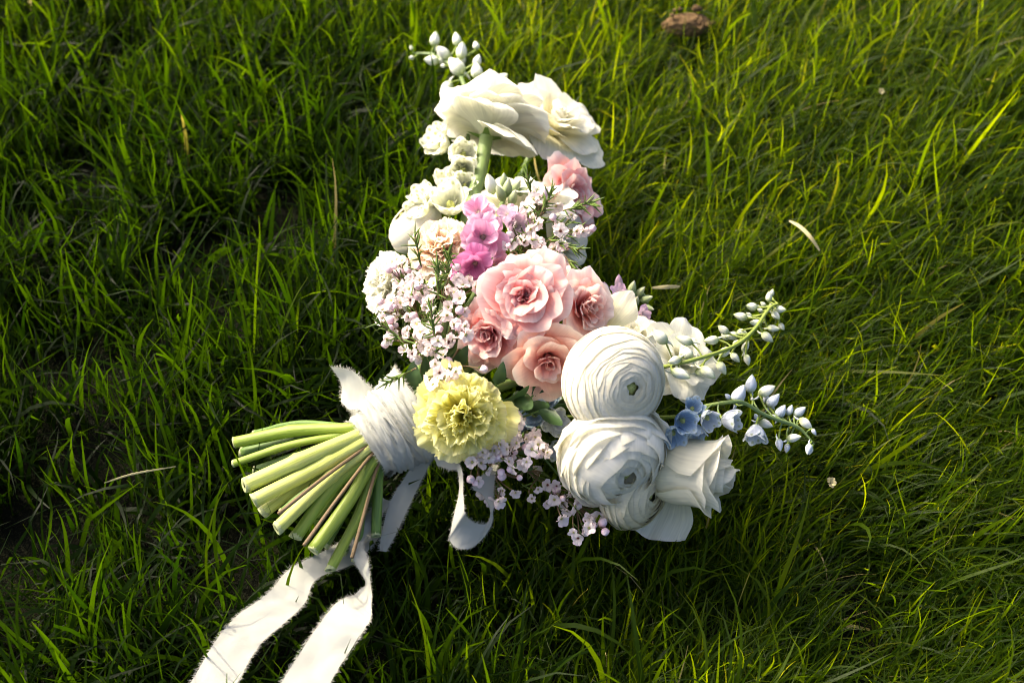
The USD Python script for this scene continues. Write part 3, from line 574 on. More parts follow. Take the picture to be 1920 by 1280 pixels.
spike('delphinium', 'white spike with plump buds at the top left and open bells beside the thick stem', 'delphinium',
      [(*c2(560, 560), .078), (*c2(640, 300), .082), (*c1(700, 1000), .078), (*c1(700, 620), .072), (*c1(640, 430), .066), (*c1(540, 340), .062), (*c1(440, 290), .058), (*c1(300, 280), .054)],
      [(*c1(x, y), L / 4.0, dx, dy, .068 - .00004 * (560 - x)) for x, y, L, dx, dy in WS_],
      [(*c1(490, 960), 48, (-.7, .25, .6), .086, 'bell', .35), (*c1(675, 1030), 46, (.05, .1, 1), .094, 'bell', .45), (*c1(670, 1160), 50, (0, -.1, 1), .092, 'bell', .4), (*c1(500, 860), 34, (-.3, .7, .6), .082, 'bell', .3),
       (815, 262, 46, (-.6, .5, .6), .084, 'bell', .15), (872, 300, 44, (.3, .3, .9), .090, 'bell', .25), (838, 372, 48, (-.2, .2, .9), .098, 'bell', .15), (800, 372, 46, (-.5, .4, .7), .094, 'bell', .3), (872, 345, 40, (.2, .5, .8), .092, 'bell', .2), (*c2(670, 355), 64, (-.1, .55, .8), .104, 'bell', .25), (*c2(640, 210), 44, (.0, .8, .5), .092, 'bell', .15), (*c2(485, 315), 46, (-.5, .6, .6), .092, 'bell', .25), (*c2(455, 410), 48, (-.6, .4, .7), .094, 'bell', .2)],
      'budw', 63, 'stem_mid', 4.5, ENDS[21], budr=.34)
# dim blue florets low between the yellow carnation and the big ranunculus
t_ = spike('delphinium', 'shaded blue florets low between yellow carnation and big white ranunculus', 'delphinium', [(1010, 840, .060), (1015, 800, .068), (1035, 750, .072)], [],
      [(1000, 775, 46, (-.2, .2, .9), .078, 'bellblue', .6), (1040, 790, 44, (.2, -.1, .9), .076, 'bellpale', .6), (1025, 750, 40, (.1, .6, .7), .078, 'bellblue', .5), (985, 815, 40, (-.3, -.4, .8), .070, 'bellblue', .6), (1045, 840, 36, (.1, -.5, .8), .064, 'bellpale', .6)], 'budb', 64, 'stem_dark', 4)

# stock: ruffled florets round a stem with green buds on top
def stock(label, stem_px, florets, buds, seed, end=None):
    rng = np.random.default_rng(seed)
    sp = [P(*q) for q in stem_px]; s = S(sp[0])
    t = thing('stock_flower', label, 'stock flower', sp[0], GRP)
    p = sp[::-1] + (stem_path(sp[0], (sp[1] - sp[0]) / np.linalg.norm(sp[1] - sp[0]), end, .02)[2:] if end else [])
    part(t, 'stem', tube(p, [2 * s] + [5 * s] * 5, 8, 40), M['stem_mid'])
    for (px, py, z, size, ax, mat, n) in florets:
        c = P(px, py, z); R = size * S(c); fr = frame(D(*ax), rng.uniform(0, 6)); o = c - D(*ax) * R * .4
        f = None
        for k in range(n):
            q = k / n
            g = petal(rng, R * rng.uniform(.9, 1.1), R * .50, (10 + 35 * q, 25 + 50 * q, 35 + 58 * q, 40 + 66 * q), 1.2, rmin=R * .2, nu=13, nv=9, base=.25, corner=.22, ruf=.075 * R, rufk=2.0, notch=.08, wavy=.02, r0=R * .04)
            g = place(turn(g, k * GA, rng, .12), fr, o)
            if f is None: f = part(t, 'floret', g, M[mat])
            else: part(f, 'petal', g, M[mat])
        part(f, 'calyx', ell(o - D(*ax) * R * .1, D(*ax), R * .8, R * .2, 8, 6, rng=rng), M['stockbud'])
    for (px, py, z, L, dx, dy, mat) in buds:
        c = P(px, py, z); part(t, 'bud', ell(c, D(dx, -dy, .5), L * S(c), L * S(c) * .27, 10, 8, rng=rng), M[mat])
    block(sp[0], .02)
stock('mauve stock with open ruffled florets and green buds above the middle rose', [(900, 520, .095), (925, 440, .112), (945, 370, .110), (955, 350, .108)],
      [(905, 442, .126, 54, (-.05, .1, 1), 'stock', 9), (897, 392, .122, 38, (-.1, .6, .8), 'stock', 7), (890, 497, .120, 46, (-.05, -.35, .9), 'stockdeep', 8), (862, 505, .112, 34, (-.6, -.3, .7), 'stockdeep', 7),
       (972, 425, .118, 38, (.6, -.1, .8), 'stockpale', 6), (952, 400, .122, 26, (-.1, .5, .85), 'stockpale', 5), (930, 500, .114, 34, (.4, -.3, .8), 'stock', 7)],
      [(920, 345, .118, 44, -.3, -1, 'budw'), (952, 352, .120, 38, .1, -1, 'stockbud'), (938, 362, .120, 36, -.4, -.8, 'stockbud'), (968, 350, .116, 32, .5, -.8, 'stockbud'), (980, 358, .114, 28, .8, -.5, 'stockbud'), (945, 338, .114, 30, 0, -1, 'stockbud'), (962, 370, .118, 34, .3, -.8, 'stockbud'), (990, 365, .110, 24, 1, -.3, 'stockbud')], 71)
stock('pale lilac stock with closed green buds peeping out behind the blush rose', [(1150, 600, .080), (1170, 560, .080), (1200, 550, .076), (1215, 570, .072)],
      [(1160, 545, .088, 22, (.1, .6, .6), 'stockpale', 6), (1205, 590, .086, 22, (.6, -.1, .7), 'stockpale', 5)],
      [(1185, 540, .080, 32, .3, -1, 'stockbud'), (1200, 548, .078, 30, .6, -.7, 'stockbud'), (1212, 560, .076, 28, .9, -.3, 'stockbud'), (1135, 540, .080, 26, -.2, -1, 'stockpale'), (1215, 578, .074, 26, .9, .2, 'stockbud'), (1192, 566, .082, 28, .2, -.6, 'stockbud'), (1160, 528, .080, 30, 0, -1, 'stockpale')], 72)

# ------------------------------------------------------------------ waxflower sprigs
def waxflower(label, florets, buds, zf, root, end, seed, needles=60, extra=0, clumps=()):
    rng = np.random.default_rng(seed)
    rp = P(*root); s = S(rp)
    t = thing('waxflower_sprig', label, 'waxflower', rp, GRP)
    pts = [(x, y, 0) for x, y in florets] + [(x, y, 1) for x, y in buds]
    for _ in range(extra):
        x, y = florets[rng.integers(len(florets))]; pts.append((x + rng.normal() * 14, y + rng.normal() * 14, 0 if rng.uniform() < .75 else 1))
    tw, nd = [], []
    # side branches: the florets join the nearest of a few forks
    tips = np.array([P(x, y, zf(x, y) + rng.uniform(-.006, .006)) for x, y, _ in pts])
    nf = max(3, len(pts) // 7); fk = tips[rng.permutation(len(tips))[:nf]]
    for _ in range(4):
        lab = np.argmin(np.linalg.norm(tips[:, None] - fk[None], axis=2), axis=1)
        fk = np.array([tips[lab == k].mean(0) if (lab == k).any() else fk[k] for k in range(nf)])
    fk = fk + (rp - fk) * .30 - BCK * .008
    mid = rp + (fk.mean(0) - rp) * .45
    for k in range(nf):
        tw.append(tube([rp, mid + rng.normal(size=3) * .003, fk[k]], [1.9 * s, 1.6 * s, 1.3 * s], 6, 14, seed=k))
    for i, (x, y, kind) in enumerate(pts):
        p = tips[i]; f = fk[lab[i]]; d = p - f; d = d / (np.linalg.norm(d) + 1e-9)
        n = d * .55 + BCK * .65 + rng.normal(size=3) * .55; n /= np.linalg.norm(n)
        tw.append(tube([f, (f + p) / 2 + rng.normal(size=3) * .001, p - n * 2.5 * s], [1.4 * s, 1.3 * s, 1.2 * s], 5, 8, seed=i))
        if kind == 1:
            r = rng.uniform(5.5, 9.5) * s
            part(t, 'bud', ell(p, n, r * 2.3, r, 9, 7, point=.1, base=.95, rng=rng), M['waxbud']); continue
        R = rng.uniform(9, 14) * s; fr = frame(n, rng.uniform(0, 6)); op = rng.uniform(.15, 1.0); gs = []
        for k in range(5):
            g = petal(rng, R * rng.uniform(.85, 1.1), R * rng.uniform(.48, .64), (20 + 40 * op, 50 + 30 * op + rng.uniform(-12, 12), 55 + 35 * op + rng.uniform(-25, 25)), 1.6, rmin=R * .4, nu=9, nv=6, base=.45, corner=.30, ruf=.13 * R, r0=R * .18, cup=rng.uniform(-.3, .5))
            gs.append(place(turn(g, k * 2 * np.pi / 5 + rng.uniform(-.3, .3), rng, .18), fr, p))
        fl = part(t, 'floret', join(gs), M['wax'])
        part(fl, 'heart', ell(p + n * R * .02, n, R * .36, R * .20, 8, 5, point=0, rng=rng), M['eye' if rng.uniform() < .12 else 'eyegreen'])
    allp = np.vstack([g[0] for g in tw])
    for k in range(needles):
        p = allp[rng.integers(len(allp))]; d = rng.normal(size=3); d += (p - rp) / (np.linalg.norm(p - rp) + 1e-6) * 1.1 + BCK * .3; d /= np.linalg.norm(d)
        nd.append(tube([p, p + d * rng.uniform(12, 32) * s + rng.normal(size=3) * .0006], [1.7 * s, 1.6 * s, .4 * s], 4, 4, cap=False))
    for (cx, cy, cz, dx, dy, num) in clumps:        # upright shoots set with needles
        a = P(cx, cy, cz); d0 = D(dx, -dy, .35); sh = 62 * s
        tw.append(tube([a, a + d0 * sh], [1.6 * s, 1.0 * s], 5, 6))
        for k in range(int(num * .7)):
            q = rng.uniform(.05, 1); d = d0 * 1.0 + rng.normal(size=3) * .55; d /= np.linalg.norm(d)
            nd.append(tube([a + d0 * sh * q, a + d0 * sh * q + d * rng.uniform(16, 32) * s], [1.9 * s, 1.8 * s, .4 * s], 4, 4, cap=False))
    part(t, 'branches', join(tw), M['twig' if end[0] else 'needle'], kind='stuff')
    part(t, 'needles', join(nd), M['needle'], kind='stuff')
    if end[0]: part(t, 'stem', tube(stem_path(rp, D(.7, .3, .2), end, .01), [2.2 * s, 2.2 * s, 3 * s, 3.2 * s, 3.4 * s, 3.6 * s], 8, 40, seed=seed), M['twig'])
def c3(X, Y): return 660 + X / 3.658, 480 + Y / 3.658
def c8(X, Y): return 720 + X / 3.46, 680 + Y / 3.46
WL = [(380, 20), (320, 60), (420, 180), (480, 240), (350, 250), (330, 320), (400, 300), (500, 340), (660, 140), (720, 150), (650, 230), (700, 250), (620, 130), (760, 200), (850, 210), (690, 330), (660, 350),
      (240, 340), (210, 370), (200, 440), (310, 420), (390, 420), (380, 510), (470, 520), (540, 470), (570, 440), (700, 470), (780, 540), (660, 600), (520, 640), (580, 680), (430, 690), (500, 620), (570, 740),
      (640, 830), (520, 850), (600, 800), (690, 840), (240, 570), (360, 650), (440, 590), (590, 580), (800, 170), (420, 240), (370, 200), (540, 260), (740, 290)]
WLB = [(385, 95), (455, 65), (300, 130), (250, 90), (290, 70), (185, 430), (260, 495), (300, 475), (600, 500), (660, 720), (525, 590), (905, 775), (330, 110)]
waxflower('big waxflower sprig of small white-pink florets on the left of the bouquet', [c3(*q) for q in WL], [c3(*q) for q in WLB], lambda x, y: .104 + .020 * sst((x - 730) / 150) - .006 * sst((y - 640) / 80), (822, 660, .088), TWIGS[0], 81, needles=330, extra=70, clumps=[(822, 560, .122, .0, -1, 40), (835, 530, .124, .15, -1, 40), (790, 500, .116, -.2, -1, 25), (760, 640, .112, -.7, -.5, 25), (780, 690, .108, -.6, .3, 25), (850, 690, .112, .3, .8, 30), (815, 640, .120, -.1, -1, 25)])
WR = [(1230, 345), (1290, 375), (1345, 415), (1290, 280), (1390, 525), (1460, 590), (1505, 450), (1540, 560), (1180, 460), (1160, 620), (1235, 620), (1090, 600), (1300, 660), (1080, 660), (1180, 640), (1430, 560), (1200, 400), (1130, 560)]
WRB = [(1345, 330), (1470, 665), (1380, 465), (1240, 540), (1320, 300)]
waxflower('waxflower sprig with white florets and green needles in front of the shaded white rose', [c2(*q) for q in WR], [c2(*q) for q in WRB], lambda x, y: .122, (975, 480, .108), TWIGS[1], 82, needles=240, extra=22, clumps=[(1055, 395, .124, 1, -.25, 40), (1010, 410, .124, .3, -.6, 30), (1030, 450, .124, .8, .3, 30), (1060, 480, .122, .6, .8, 30), (1000, 380, .124, -.2, -.9, 20)])
WM = [(860, 345), (850, 450), (980, 450), (1000, 530), (1010, 580), (640, 580), (715, 570), (800, 560), (860, 520), (810, 640), (900, 660), (630, 650), (610, 770), (770, 830), (850, 840), (750, 900), (820, 600), (700, 620), (950, 490), (960, 560), (870, 390), (1030, 540), (590, 620)]
WMB = [(880, 745), (820, 690), (760, 710), (765, 735)]
waxflower('waxflower sprig with lilac-white florets below the yellow carnation', [c8(*q) for q in WM], [c8(*q) for q in WMB], lambda x, y: .084 - .020 * sst((y - 850) / 90), (900, 830, .066), TWIGS[2], 83, needles=90, extra=30)
WQ = [(1210, 840), (1190, 960), (1260, 890), (1500, 1030), (1330, 1070), (1230, 1100), (1160, 900), (1060, 910), (960, 880), (1000, 820), (1120, 800), (1240, 930), (1300, 1080), (1380, 1010)]
WQB = [(1420, 1035), (1435, 1095), (1450, 945), (1120, 830), (1370, 1050), (1160, 880)]
waxflower('shaded waxflower sprig with pink buds lying in the dark grass under the loose ranunculus', [c8(*q) for q in WQ], [c8(*q) for q in WQB], lambda x, y: .054, (985, 880, .056), TWIGS[4], 84, needles=60, extra=8)

# green foliage in the bouquet
def foliage(label, specs, root, seed, end):
    rng = np.random.default_rng(seed); rp = P(*root); s = S(rp)
    t = thing('foliage_sprig', label, 'leaf', rp, GRP)
    for (px, py, z, L, W, ax) in specs:
        o = P(px, py, z); n = D(*ax); fr = frame(n, rng.uniform(-.4, .4) + math.pi / 2)
        g = petal(rng, L * s, W * s, (5, 12, 22, 30), 3.0, rmin=.01, nu=9, nv=11, base=.25, corner=.75, cpow=1.4, r0=0, wide=.4, fold=.15)
        part(t, 'leaf', place(g, fr, o), M['leaf'])
        part(t, 'leaf_stalk', tube([rp, (rp + o) / 2, o], 1.8 * s, 6, 8), M['stem_dark'])
    if end: part(t, 'stem', tube(stem_path(rp, D(.6, .4, .2), end, .01), 3.5 * s, 8, 30), M['stem_dark'])
foliage('dark green leaves standing between ribbon wrap and big waxflower sprig', [(782, 745, .078, 72, 26, (-.15, .9, .25)), (765, 740, .070, 58, 20, (-.5, .8, .2)), (800, 720, .08, 60, 22, (.1, .9, .3))], (800, 760, .072), 91, None)
foliage('shaded green leaves under the peach pink rose and blue florets', [(985, 770, .082, 62, 20, (.9, .25, .4)), (1000, 740, .086, 70, 20, (.5, .7, .3)), (955, 860, .058, 60, 18, (.8, -.3, .3)), (1060, 905, .05, 70, 20, (.7, -.5, .2)), (1100, 640, .095, 40, 14, (-.2, -.6, .5)), (965, 735, .092, 70, 24, (.5, -.5, .5)), (945, 750, .09, 60, 22, (.8, .2, .5)), (1010, 770, .088, 60, 20, (.9, -.4, .3)), (930, 720, .1, 50, 18, (.3, .6, .6)), (850, 690, .1, 55, 18, (.5, .6, .5)), (830, 700, .096, 50, 18, (-.3, .7, .5))], (960, 790, .072), 92, None)
# broad loose petal under the ivory rose
rgp = np.random.default_rng(95)
o_ = P(1268, 905, .050); s_ = S(o_)
tp = thing('fallen_petal', 'broad pale green-white petal on the grass under the ivory rose', 'petal', o_)
part(tp, 'petal_blade', place(petal(rgp, 118 * s_, 62 * s_, (60, 72, 80, 70), 4.0, rmin=.05, nu=15, nv=13, base=.4, corner=.2, ruf=.002, wide=.6, r0=0), np.stack([D(-.45, -.85, -.10), np.cross(D(.05, -.12, .95), D(-.45, -.85, -.10)), D(.05, -.12, .95)], 1), o_), M['cream'])
for k in range(4): block(o_ + D(-.45, -.85, 0) * .01 * k, .014)

# ------------------------------------------------------------------ ribbon
rr = np.random.default_rng(100)
tr = thing('ribbon', 'frayed ivory silk ribbon wound round the stems with two long tails on the grass', 'ribbon', WA)
def fringe(edge, out, nrm, rng, step=.00022, ln=(.0006, .0030)):
    d = np.concatenate([[0], np.cumsum(np.linalg.norm(np.diff(edge, axis=0), axis=1))]); n = max(4, int(d[-1] / step)); q = np.sort(rng.uniform(0, d[-1], n))
    I = lambda a: np.stack([np.interp(q, d, a[:, k]) for k in range(3)], 1)
    e, o, m = I(edge), I(out), I(nrm); tg = I(np.gradient(edge, axis=0)); tg /= np.linalg.norm(tg, axis=1, keepdims=True) + 1e-9
    o /= np.linalg.norm(o, axis=1, keepdims=True) + 1e-9
    dr = o + tg * rng.normal(0, .35, (n, 1)) + m * rng.normal(0, .3, (n, 1)); L = rng.uniform(*ln, (n, 1)) * rng.uniform(.4, 1, (n, 1))
    w = .00009
    V = np.stack([e - tg * w - o * .0004, e + tg * w - o * .0004, e + dr * L * .6 + tg * w * .7 + m * L * .05, e + dr * L + m * L * rng.normal(0, .3, (n, 1)), e + dr * L * .6 - tg * w * .7 + m * L * .05], 1).reshape(-1, 3)
    b = np.arange(n)[:, None] * 5
    F = np.concatenate([b + [0, 1, 2], b + [0, 2, 4], b + [4, 2, 3]])
    return V, F, np.full((len(V), 3), .5)
def strip(t, name, pairs, n=70, nu=9, seed=0, wob=.0005, frayed=(1, 1), endfray=False, cup=0.0):
    rng = np.random.default_rng(seed)
    A = catmull([P(*a) for a, b in pairs], n); B = catmull([P(*b) for a, b in pairs], n)
    tg = np.gradient((A + B) / 2, axis=0); nr = np.cross(tg, B - A); nr /= np.linalg.norm(nr, axis=1, keepdims=True) + 1e-9
    nr[nr @ BCK < 0] *= 1
    u = np.linspace(0, 1, nu); c = A[:, None] * (1 - u)[None, :, None] + B[:, None] * u[None, :, None]
    nz = meshkit.fbm(np.stack(np.broadcast_arrays(np.linspace(0, n / 7, n)[:, None], u[None] * 2.2, np.full((1, 1), seed * 3.3)), -1), 3, seed) - .5
    c = c + nr[:, None] * (nz[..., None] * wob * 4 + cup * (1 - (2 * u - 1) ** 2)[None, :, None])
    PT = np.stack(np.broadcast_arrays(u[None], np.linspace(0, 1, n)[:, None], np.full((1, 1), .5)), -1).reshape(-1, 3)
    p = part(t, name, (c.reshape(-1, 3), grid_faces(n, nu), PT), M['ribbon'])
    fs = []
    W = B - A
    if frayed[0]: fs.append(fringe(c[:, 0], -W, nr, rng))
    if frayed[1]: fs.append(fringe(c[:, -1], W, nr, rng))
    if endfray: fs.append(fringe(c[0], np.broadcast_to(-tg[0], (nu, 3)), np.broadcast_to(nr[0], (nu, 3)), rng))
    if fs: part(p, 'frayed_edge', join(fs), M['thread'], kind='stuff')
    for k in range(0, n, 5):
        block(c[k, nu // 2], float(np.linalg.norm(W[k])) * .55, float(np.linalg.norm(W[k])) * .47)
    return p
# wound bands
def band(t, a0, a1, skew, ph, lift, seed, fr=True):
    rng = np.random.default_rng(seed); nt, nu = 121, 23
    th = np.linspace(0, 2 * np.pi, nt)[:, None]; u = np.linspace(0, 1, nu)[None]
    a = a0 + (a1 - a0) * u + skew * np.sin(th + ph) + .012 * np.sin(3 * th + ph * 2)
    ra, rb = wrap_r(a)
    q = np.stack(np.broadcast_arrays(np.cos(th) * 1.6 + seed, np.sin(th) * 1.6, a * 9), -1)
    fold = (meshkit.fbm(q, 3, seed) - .5) * .0030 + np.abs(meshkit.noise(np.stack(np.broadcast_arrays(np.cos(th) * 1.1, np.sin(th) * 1.1 + seed, a * 20 + .9 * np.sin(th)), -1), seed + 5) - .5) * -.0038
    li = lift + fold - .0007 * (1 - np.abs(2 * meshkit.fbm(np.stack(np.broadcast_arrays(np.cos(th) * .8 + 7, np.sin(th) * .8, a * 26 + 1.6 * np.sin(th + seed)), -1), 2, seed + 9) - 1)) ** 5 + .0012 * np.abs(2 * u - 1) ** 8 * rng.uniform(.3, 1)
    c = WA + (WB - WA) * a[..., None] + we1 * (np.cos(th) * (ra + li))[..., None] + we2 * (np.sin(th) * (rb + li))[..., None]
    PT = np.stack(np.broadcast_arrays(u, th / 6.28, np.full((1, 1), .5)), -1).reshape(-1, 3)
    b = part(t, 'wound_band', (c.reshape(-1, 3), grid_faces(nt, nu), PT), M['ribbon'])
    nr = we1 * np.cos(th) + we2 * np.sin(th)
    if fr: part(b, 'frayed_edge', join([fringe(c[:, 0], np.broadcast_to(-wax, (nt, 3)), nr, rng), fringe(c[:, -1], np.broadcast_to(wax, (nt, 3)), nr, rng)]), M['thread'], kind='stuff')
band(tr, -.03, .46, .05, .4, .0008, 101); band(tr, .30, .78, -.07, 1.3, .0012, 102, False); band(tr, .58, 1.05, .06, 2.2, .0014, 103); band(tr, .08, .40, -.13, 2.9, .0022, 104)
band(tr, .52, .86, .15, 1.9, .0024, 105, False)
for a in (0, .5, 1): block(WA + (WB - WA) * a, .024)
# short torn end that stands up behind the wrap, at its upper left
strip(tr, 'ribbon_end', [((618, 688, .082), (640, 752, .068)), ((655, 694, .084), (655, 768, .070)), ((690, 722, .084), (676, 775, .074)), ((722, 738, .082), (700, 775, .076)), ((745, 752, .080), (730, 790, .076))], 36, 11, 110, .0012, (1, 1), True, cup=.004)
# upper right torn corner
strip(tr, 'ribbon_end', [((738, 690, .086), (746, 698, .086)), ((722, 735, .086), (764, 732, .086)), ((706, 765, .080), (780, 760, .082)), ((702, 790, .070), (790, 780, .070))], 26, 9, 111, .0012, (1, 1), True, cup=.003)
# long tail to the lower left
strip(tr, 'tail', [((690, 985, .038), (730, 985, .036)), ((612, 1030, .042), (668, 1052, .040)), ((541, 1068, .046), (594, 1084, .046)), ((505, 1110, .050), (572, 1128, .048)), ((446, 1152, .050), (534, 1166, .049)),
                   ((402, 1205, .050), (484, 1212, .049)), ((352, 1288, .050), (440, 1288, .049)), ((300, 1370, .048), (385, 1380, .048)), ((255, 1450, .042), (340, 1460, .042))], 110, 11, 112, .0007)
# second tail: narrow fall, a turn, then the broad run
strip(tr, 'tail', [((712, 930, .048), (735, 940, .046)), ((660, 1010, .050), (684, 1010, .050)), ((664, 1050, .050), (690, 1050, .052)), ((684, 1090, .046), (697, 1100, .054)), ((668, 1112, .044), (697, 1140, .056)), ((640, 1122, .050), (694, 1160, .057)),
                   ((612, 1150, .055), (684, 1178, .056)), ((578, 1200, .055), (655, 1220, .054)), ((521, 1288, .052), (612, 1290, .052)), ((465, 1370, .050), (555, 1380, .050)), ((420, 1440, .044), (510, 1450, .044))], 130, 11, 113, .0007)
# shaded fall behind the stems
strip(tr, 'tail', [((780, 862, .058), (815, 850, .058)), ((752, 905, .052), (795, 890, .050)), ((728, 950, .046), (766, 950, .044)), ((716, 1000, .042), (742, 1000, .040)), ((712, 1032, .038), (724, 1034, .037))], 40, 9, 114, .0008)
# curl under the yellow carnation
strip(tr, 'ribbon_curl', [((812, 852, .068), (820, 872, .064)), ((850, 862, .072), (842, 880, .066)), ((866, 880, .076), (858, 884, .070)), ((868, 925, .076), (860, 925, .066)), ((870, 960, .072), (848, 985, .058)), ((878, 972, .066), (843, 1012, .052)), ((896, 982, .060), (862, 1028, .050)),
                          ((914, 980, .058), (892, 1022, .050)), ((919, 955, .060), (921, 985, .054)), ((905, 928, .066), (924, 950, .060)), ((886, 912, .070), (926, 912, .064)), ((905, 890, .070), (930, 885, .066)), ((925, 870, .064), (935, 868, .062))], 90, 9, 115, .0004)

# ------------------------------------------------------------------ small bits lying in the lawn
def clod():
    rng = np.random.default_rng(120); c = P(1290, 36, .030); s = S(c)
    import trimesh
    m = trimesh.creation.icosphere(4); V = m.vertices
    d = 1 + .35 * (meshkit.fbm(V * 2.2 + 9, 4, 4) - .5) + .22 * (meshkit.fbm(V * 9 + 3, 3, 5) - .5)
    V = V * d[:, None] * [46 * s, 22 * s, 22 * s]
    t = thing('earth_clod', 'brown crumbly clod of earth in the grass above the bouquet', 'clod', c - [0, 0, .012])
    part(t, 'clod_body', (V + c - [0, 0, .006], m.faces, None), M['earth'])
    cr = []
    for k in range(12):
        m2 = trimesh.creation.icosphere(1); a = rng.uniform(0, 6.28); q = rng.uniform(.5, 1.1)
        cr.append((m2.vertices * rng.uniform(.0012, .003) * rng.uniform(.7, 1.2, (len(m2.vertices), 1)) + c + [math.cos(a) * 46 * s * q, math.sin(a) * 30 * s * q, .010 * (1.1 - q)], m2.faces, None))
    part(t, 'crumbs', join(cr), M['earth'], kind='stuff')
clod()
def dry_blade(label, pts, w):
    c = [P(*q) for q in pts]; t = thing('dry_blade', label, 'straw', c[0]); s = S(c[0]); n = 24
    p = catmull(c, n); tg = np.gradient(p, axis=0); sd = np.cross(tg, BCK); sd /= np.linalg.norm(sd, axis=1, keepdims=True)
    ww = w * s * np.sin(np.linspace(.25, 2.95, n)) ** .6
    V = np.stack([p - sd * ww[:, None], p + [0, 0, .0006], p + sd * ww[:, None]], 1).reshape(-1, 3)
    part(t, 'blade', (V, grid_faces(n, 3), None), M['straw'])
dry_blade('curved pale dry grass blade lying on the lawn right of the pink edge-on rose', [(1480, 414, .048), (1500, 425, .052), (1520, 445, .052), (1537, 470, .046)], 3.6)
dry_blade('short straight straw lying on the grass above the bud spike', [(1222, 540, .048), (1250, 538, .050), (1275, 537, .047)], 3.5)
dry_blade('pale straw leaning in the dark grass left of the cut stems', [(195, 905, .045), (250, 888, .052), (330, 874, .055)], 1.8)
def litter(label, px, py, z, r, mat, seed):
    rng = np.random.default_rng(seed); c = P(px, py, z); s = S(c); t = thing('fallen_blossom', label, 'blossom', c)
    for k in range(5):
        g = petal(rng, r * s, r * .5 * s, (30, 60, 80), 1.4, nu=7, nv=6, r0=.0004, corner=.35, ruf=.0006)
        part(t, 'petal', place(turn(g, k * 1.257, rng, .2), frame(D(.2, .3, .8), 1), c), M[mat])
litter('tiny withered pale blossom caught in the grass right of the ivory rose', 1556, 905, .044, 12, 'straw', 131)
litter('pale speck of a fallen blossom in the grass at the upper right', 1652, 172, .044, 6, 'straw', 132)

# ------------------------------------------------------------------ the lawn
bl = np.array(blockers)
CELL = .004; bx0, by0 = bl[:, 0].min() - .06, bl[:, 1].min() - .06
nx, ny = int((bl[:, 0].max() + .06 - bx0) / CELL) + 1, int((bl[:, 1].max() + .06 - by0) / CELL) + 1
ceil = np.full((ny, nx), 9.0); YY, XX = np.mgrid[0:ny, 0:nx]; XX = bx0 + XX * CELL; YY = by0 + YY * CELL
for x, y, r, zl in bl:
    i0, i1 = max(0, int((y - r - by0) / CELL)), min(ny, int((y + r - by0) / CELL) + 2); j0, j1 = max(0, int((x - r - bx0) / CELL)), min(nx, int((x + r - bx0) / CELL) + 2)
    d2 = ((XX[i0:i1, j0:j1] - x) ** 2 + (YY[i0:i1, j0:j1] - y) ** 2) / (r * r)
    low = np.where(d2 < 1.1, zl + r * .35 * d2 ** 2, 9.0)
    ceil[i0:i1, j0:j1] = np.minimum(ceil[i0:i1, j0:j1], low)
def ceiling(x, y):
    i = ((y - by0) / CELL + .5).astype(int); j = ((x - bx0) / CELL + .5).astype(int)
    ok = (i >= 0) & (i < ny) & (j >= 0) & (j < nx)
    out = np.full(x.shape, 9.0); out[ok] = ceil[i[ok], j[ok]]
    return out
def blades(rng, x, y, L, W, az, th0, bend, rows=7, press=True, tone=None):
    """a field of blades: roots, lengths, widths, lean direction, first tilt from vertical, added bend"""
    n = len(x); t = np.linspace(0, 1, rows)
    th = th0[:, None] + bend[:, None] * t[None] ** 1.3
    kink = (rng.uniform(size=n) < .14)[:, None] * (t[None] > rng.uniform(.45, .8, (n, 1))) * rng.uniform(.5, 1.6, (n, 1)); th = np.clip(th + kink, -2.2, 2.5)
    ds = L[:, None] / (rows - 1)
    h = np.concatenate([np.zeros((n, 1)), np.cumsum(np.sin(th[:, 1:]) * ds, 1)], 1); z = np.concatenate([np.zeros((n, 1)), np.cumsum(np.cos(th[:, 1:]) * ds, 1)], 1)
    azz = az[:, None] + rng.normal(0, .55, (n, 1)) * t[None] ** 1.5
    X = x[:, None] + h * np.cos(azz); Y = y[:, None] + h * np.sin(azz); g = gheight(x, y)[:, None]; Z = g + np.maximum(z, .0015)
    if press:
        C = ceiling(X, Y); Z = np.where(C < 5, np.minimum(Z, np.maximum(C - .003, g + .001)), Z)
    w = W[:, None] * (1 - t[None] ** 2.6) * (.75 + .25 * np.minimum(t[None] * 5, 1)) * .5 + .00008
    sa_ = az[:, None] + np.pi / 2 + rng.normal(0, .5, (n, 1)) + rng.normal(0, .8, (n, 1)) * t[None]
    dx, dy, dz = np.cos(sa_) * w, np.sin(sa_) * w, rng.normal(0, .35, (n, 1)) * w
    V = np.stack([np.stack([X - dx, Y - dy, Z - dz], -1), np.stack([X + dx, Y + dy, Z + dz], -1)], 2)
    tn = rng.uniform(size=n) if tone is None else tone
    PT = np.stack(np.broadcast_arrays(np.array([-1, 1.0])[None, None], t[None, :, None], tn[:, None, None]), -1)
    f = grid_faces(rows, 2); F = (np.arange(n)[:, None, None] * rows * 2 + f[None]).reshape(-1, 4)
    return V.reshape(-1, 3), F, PT.reshape(-1, 3)
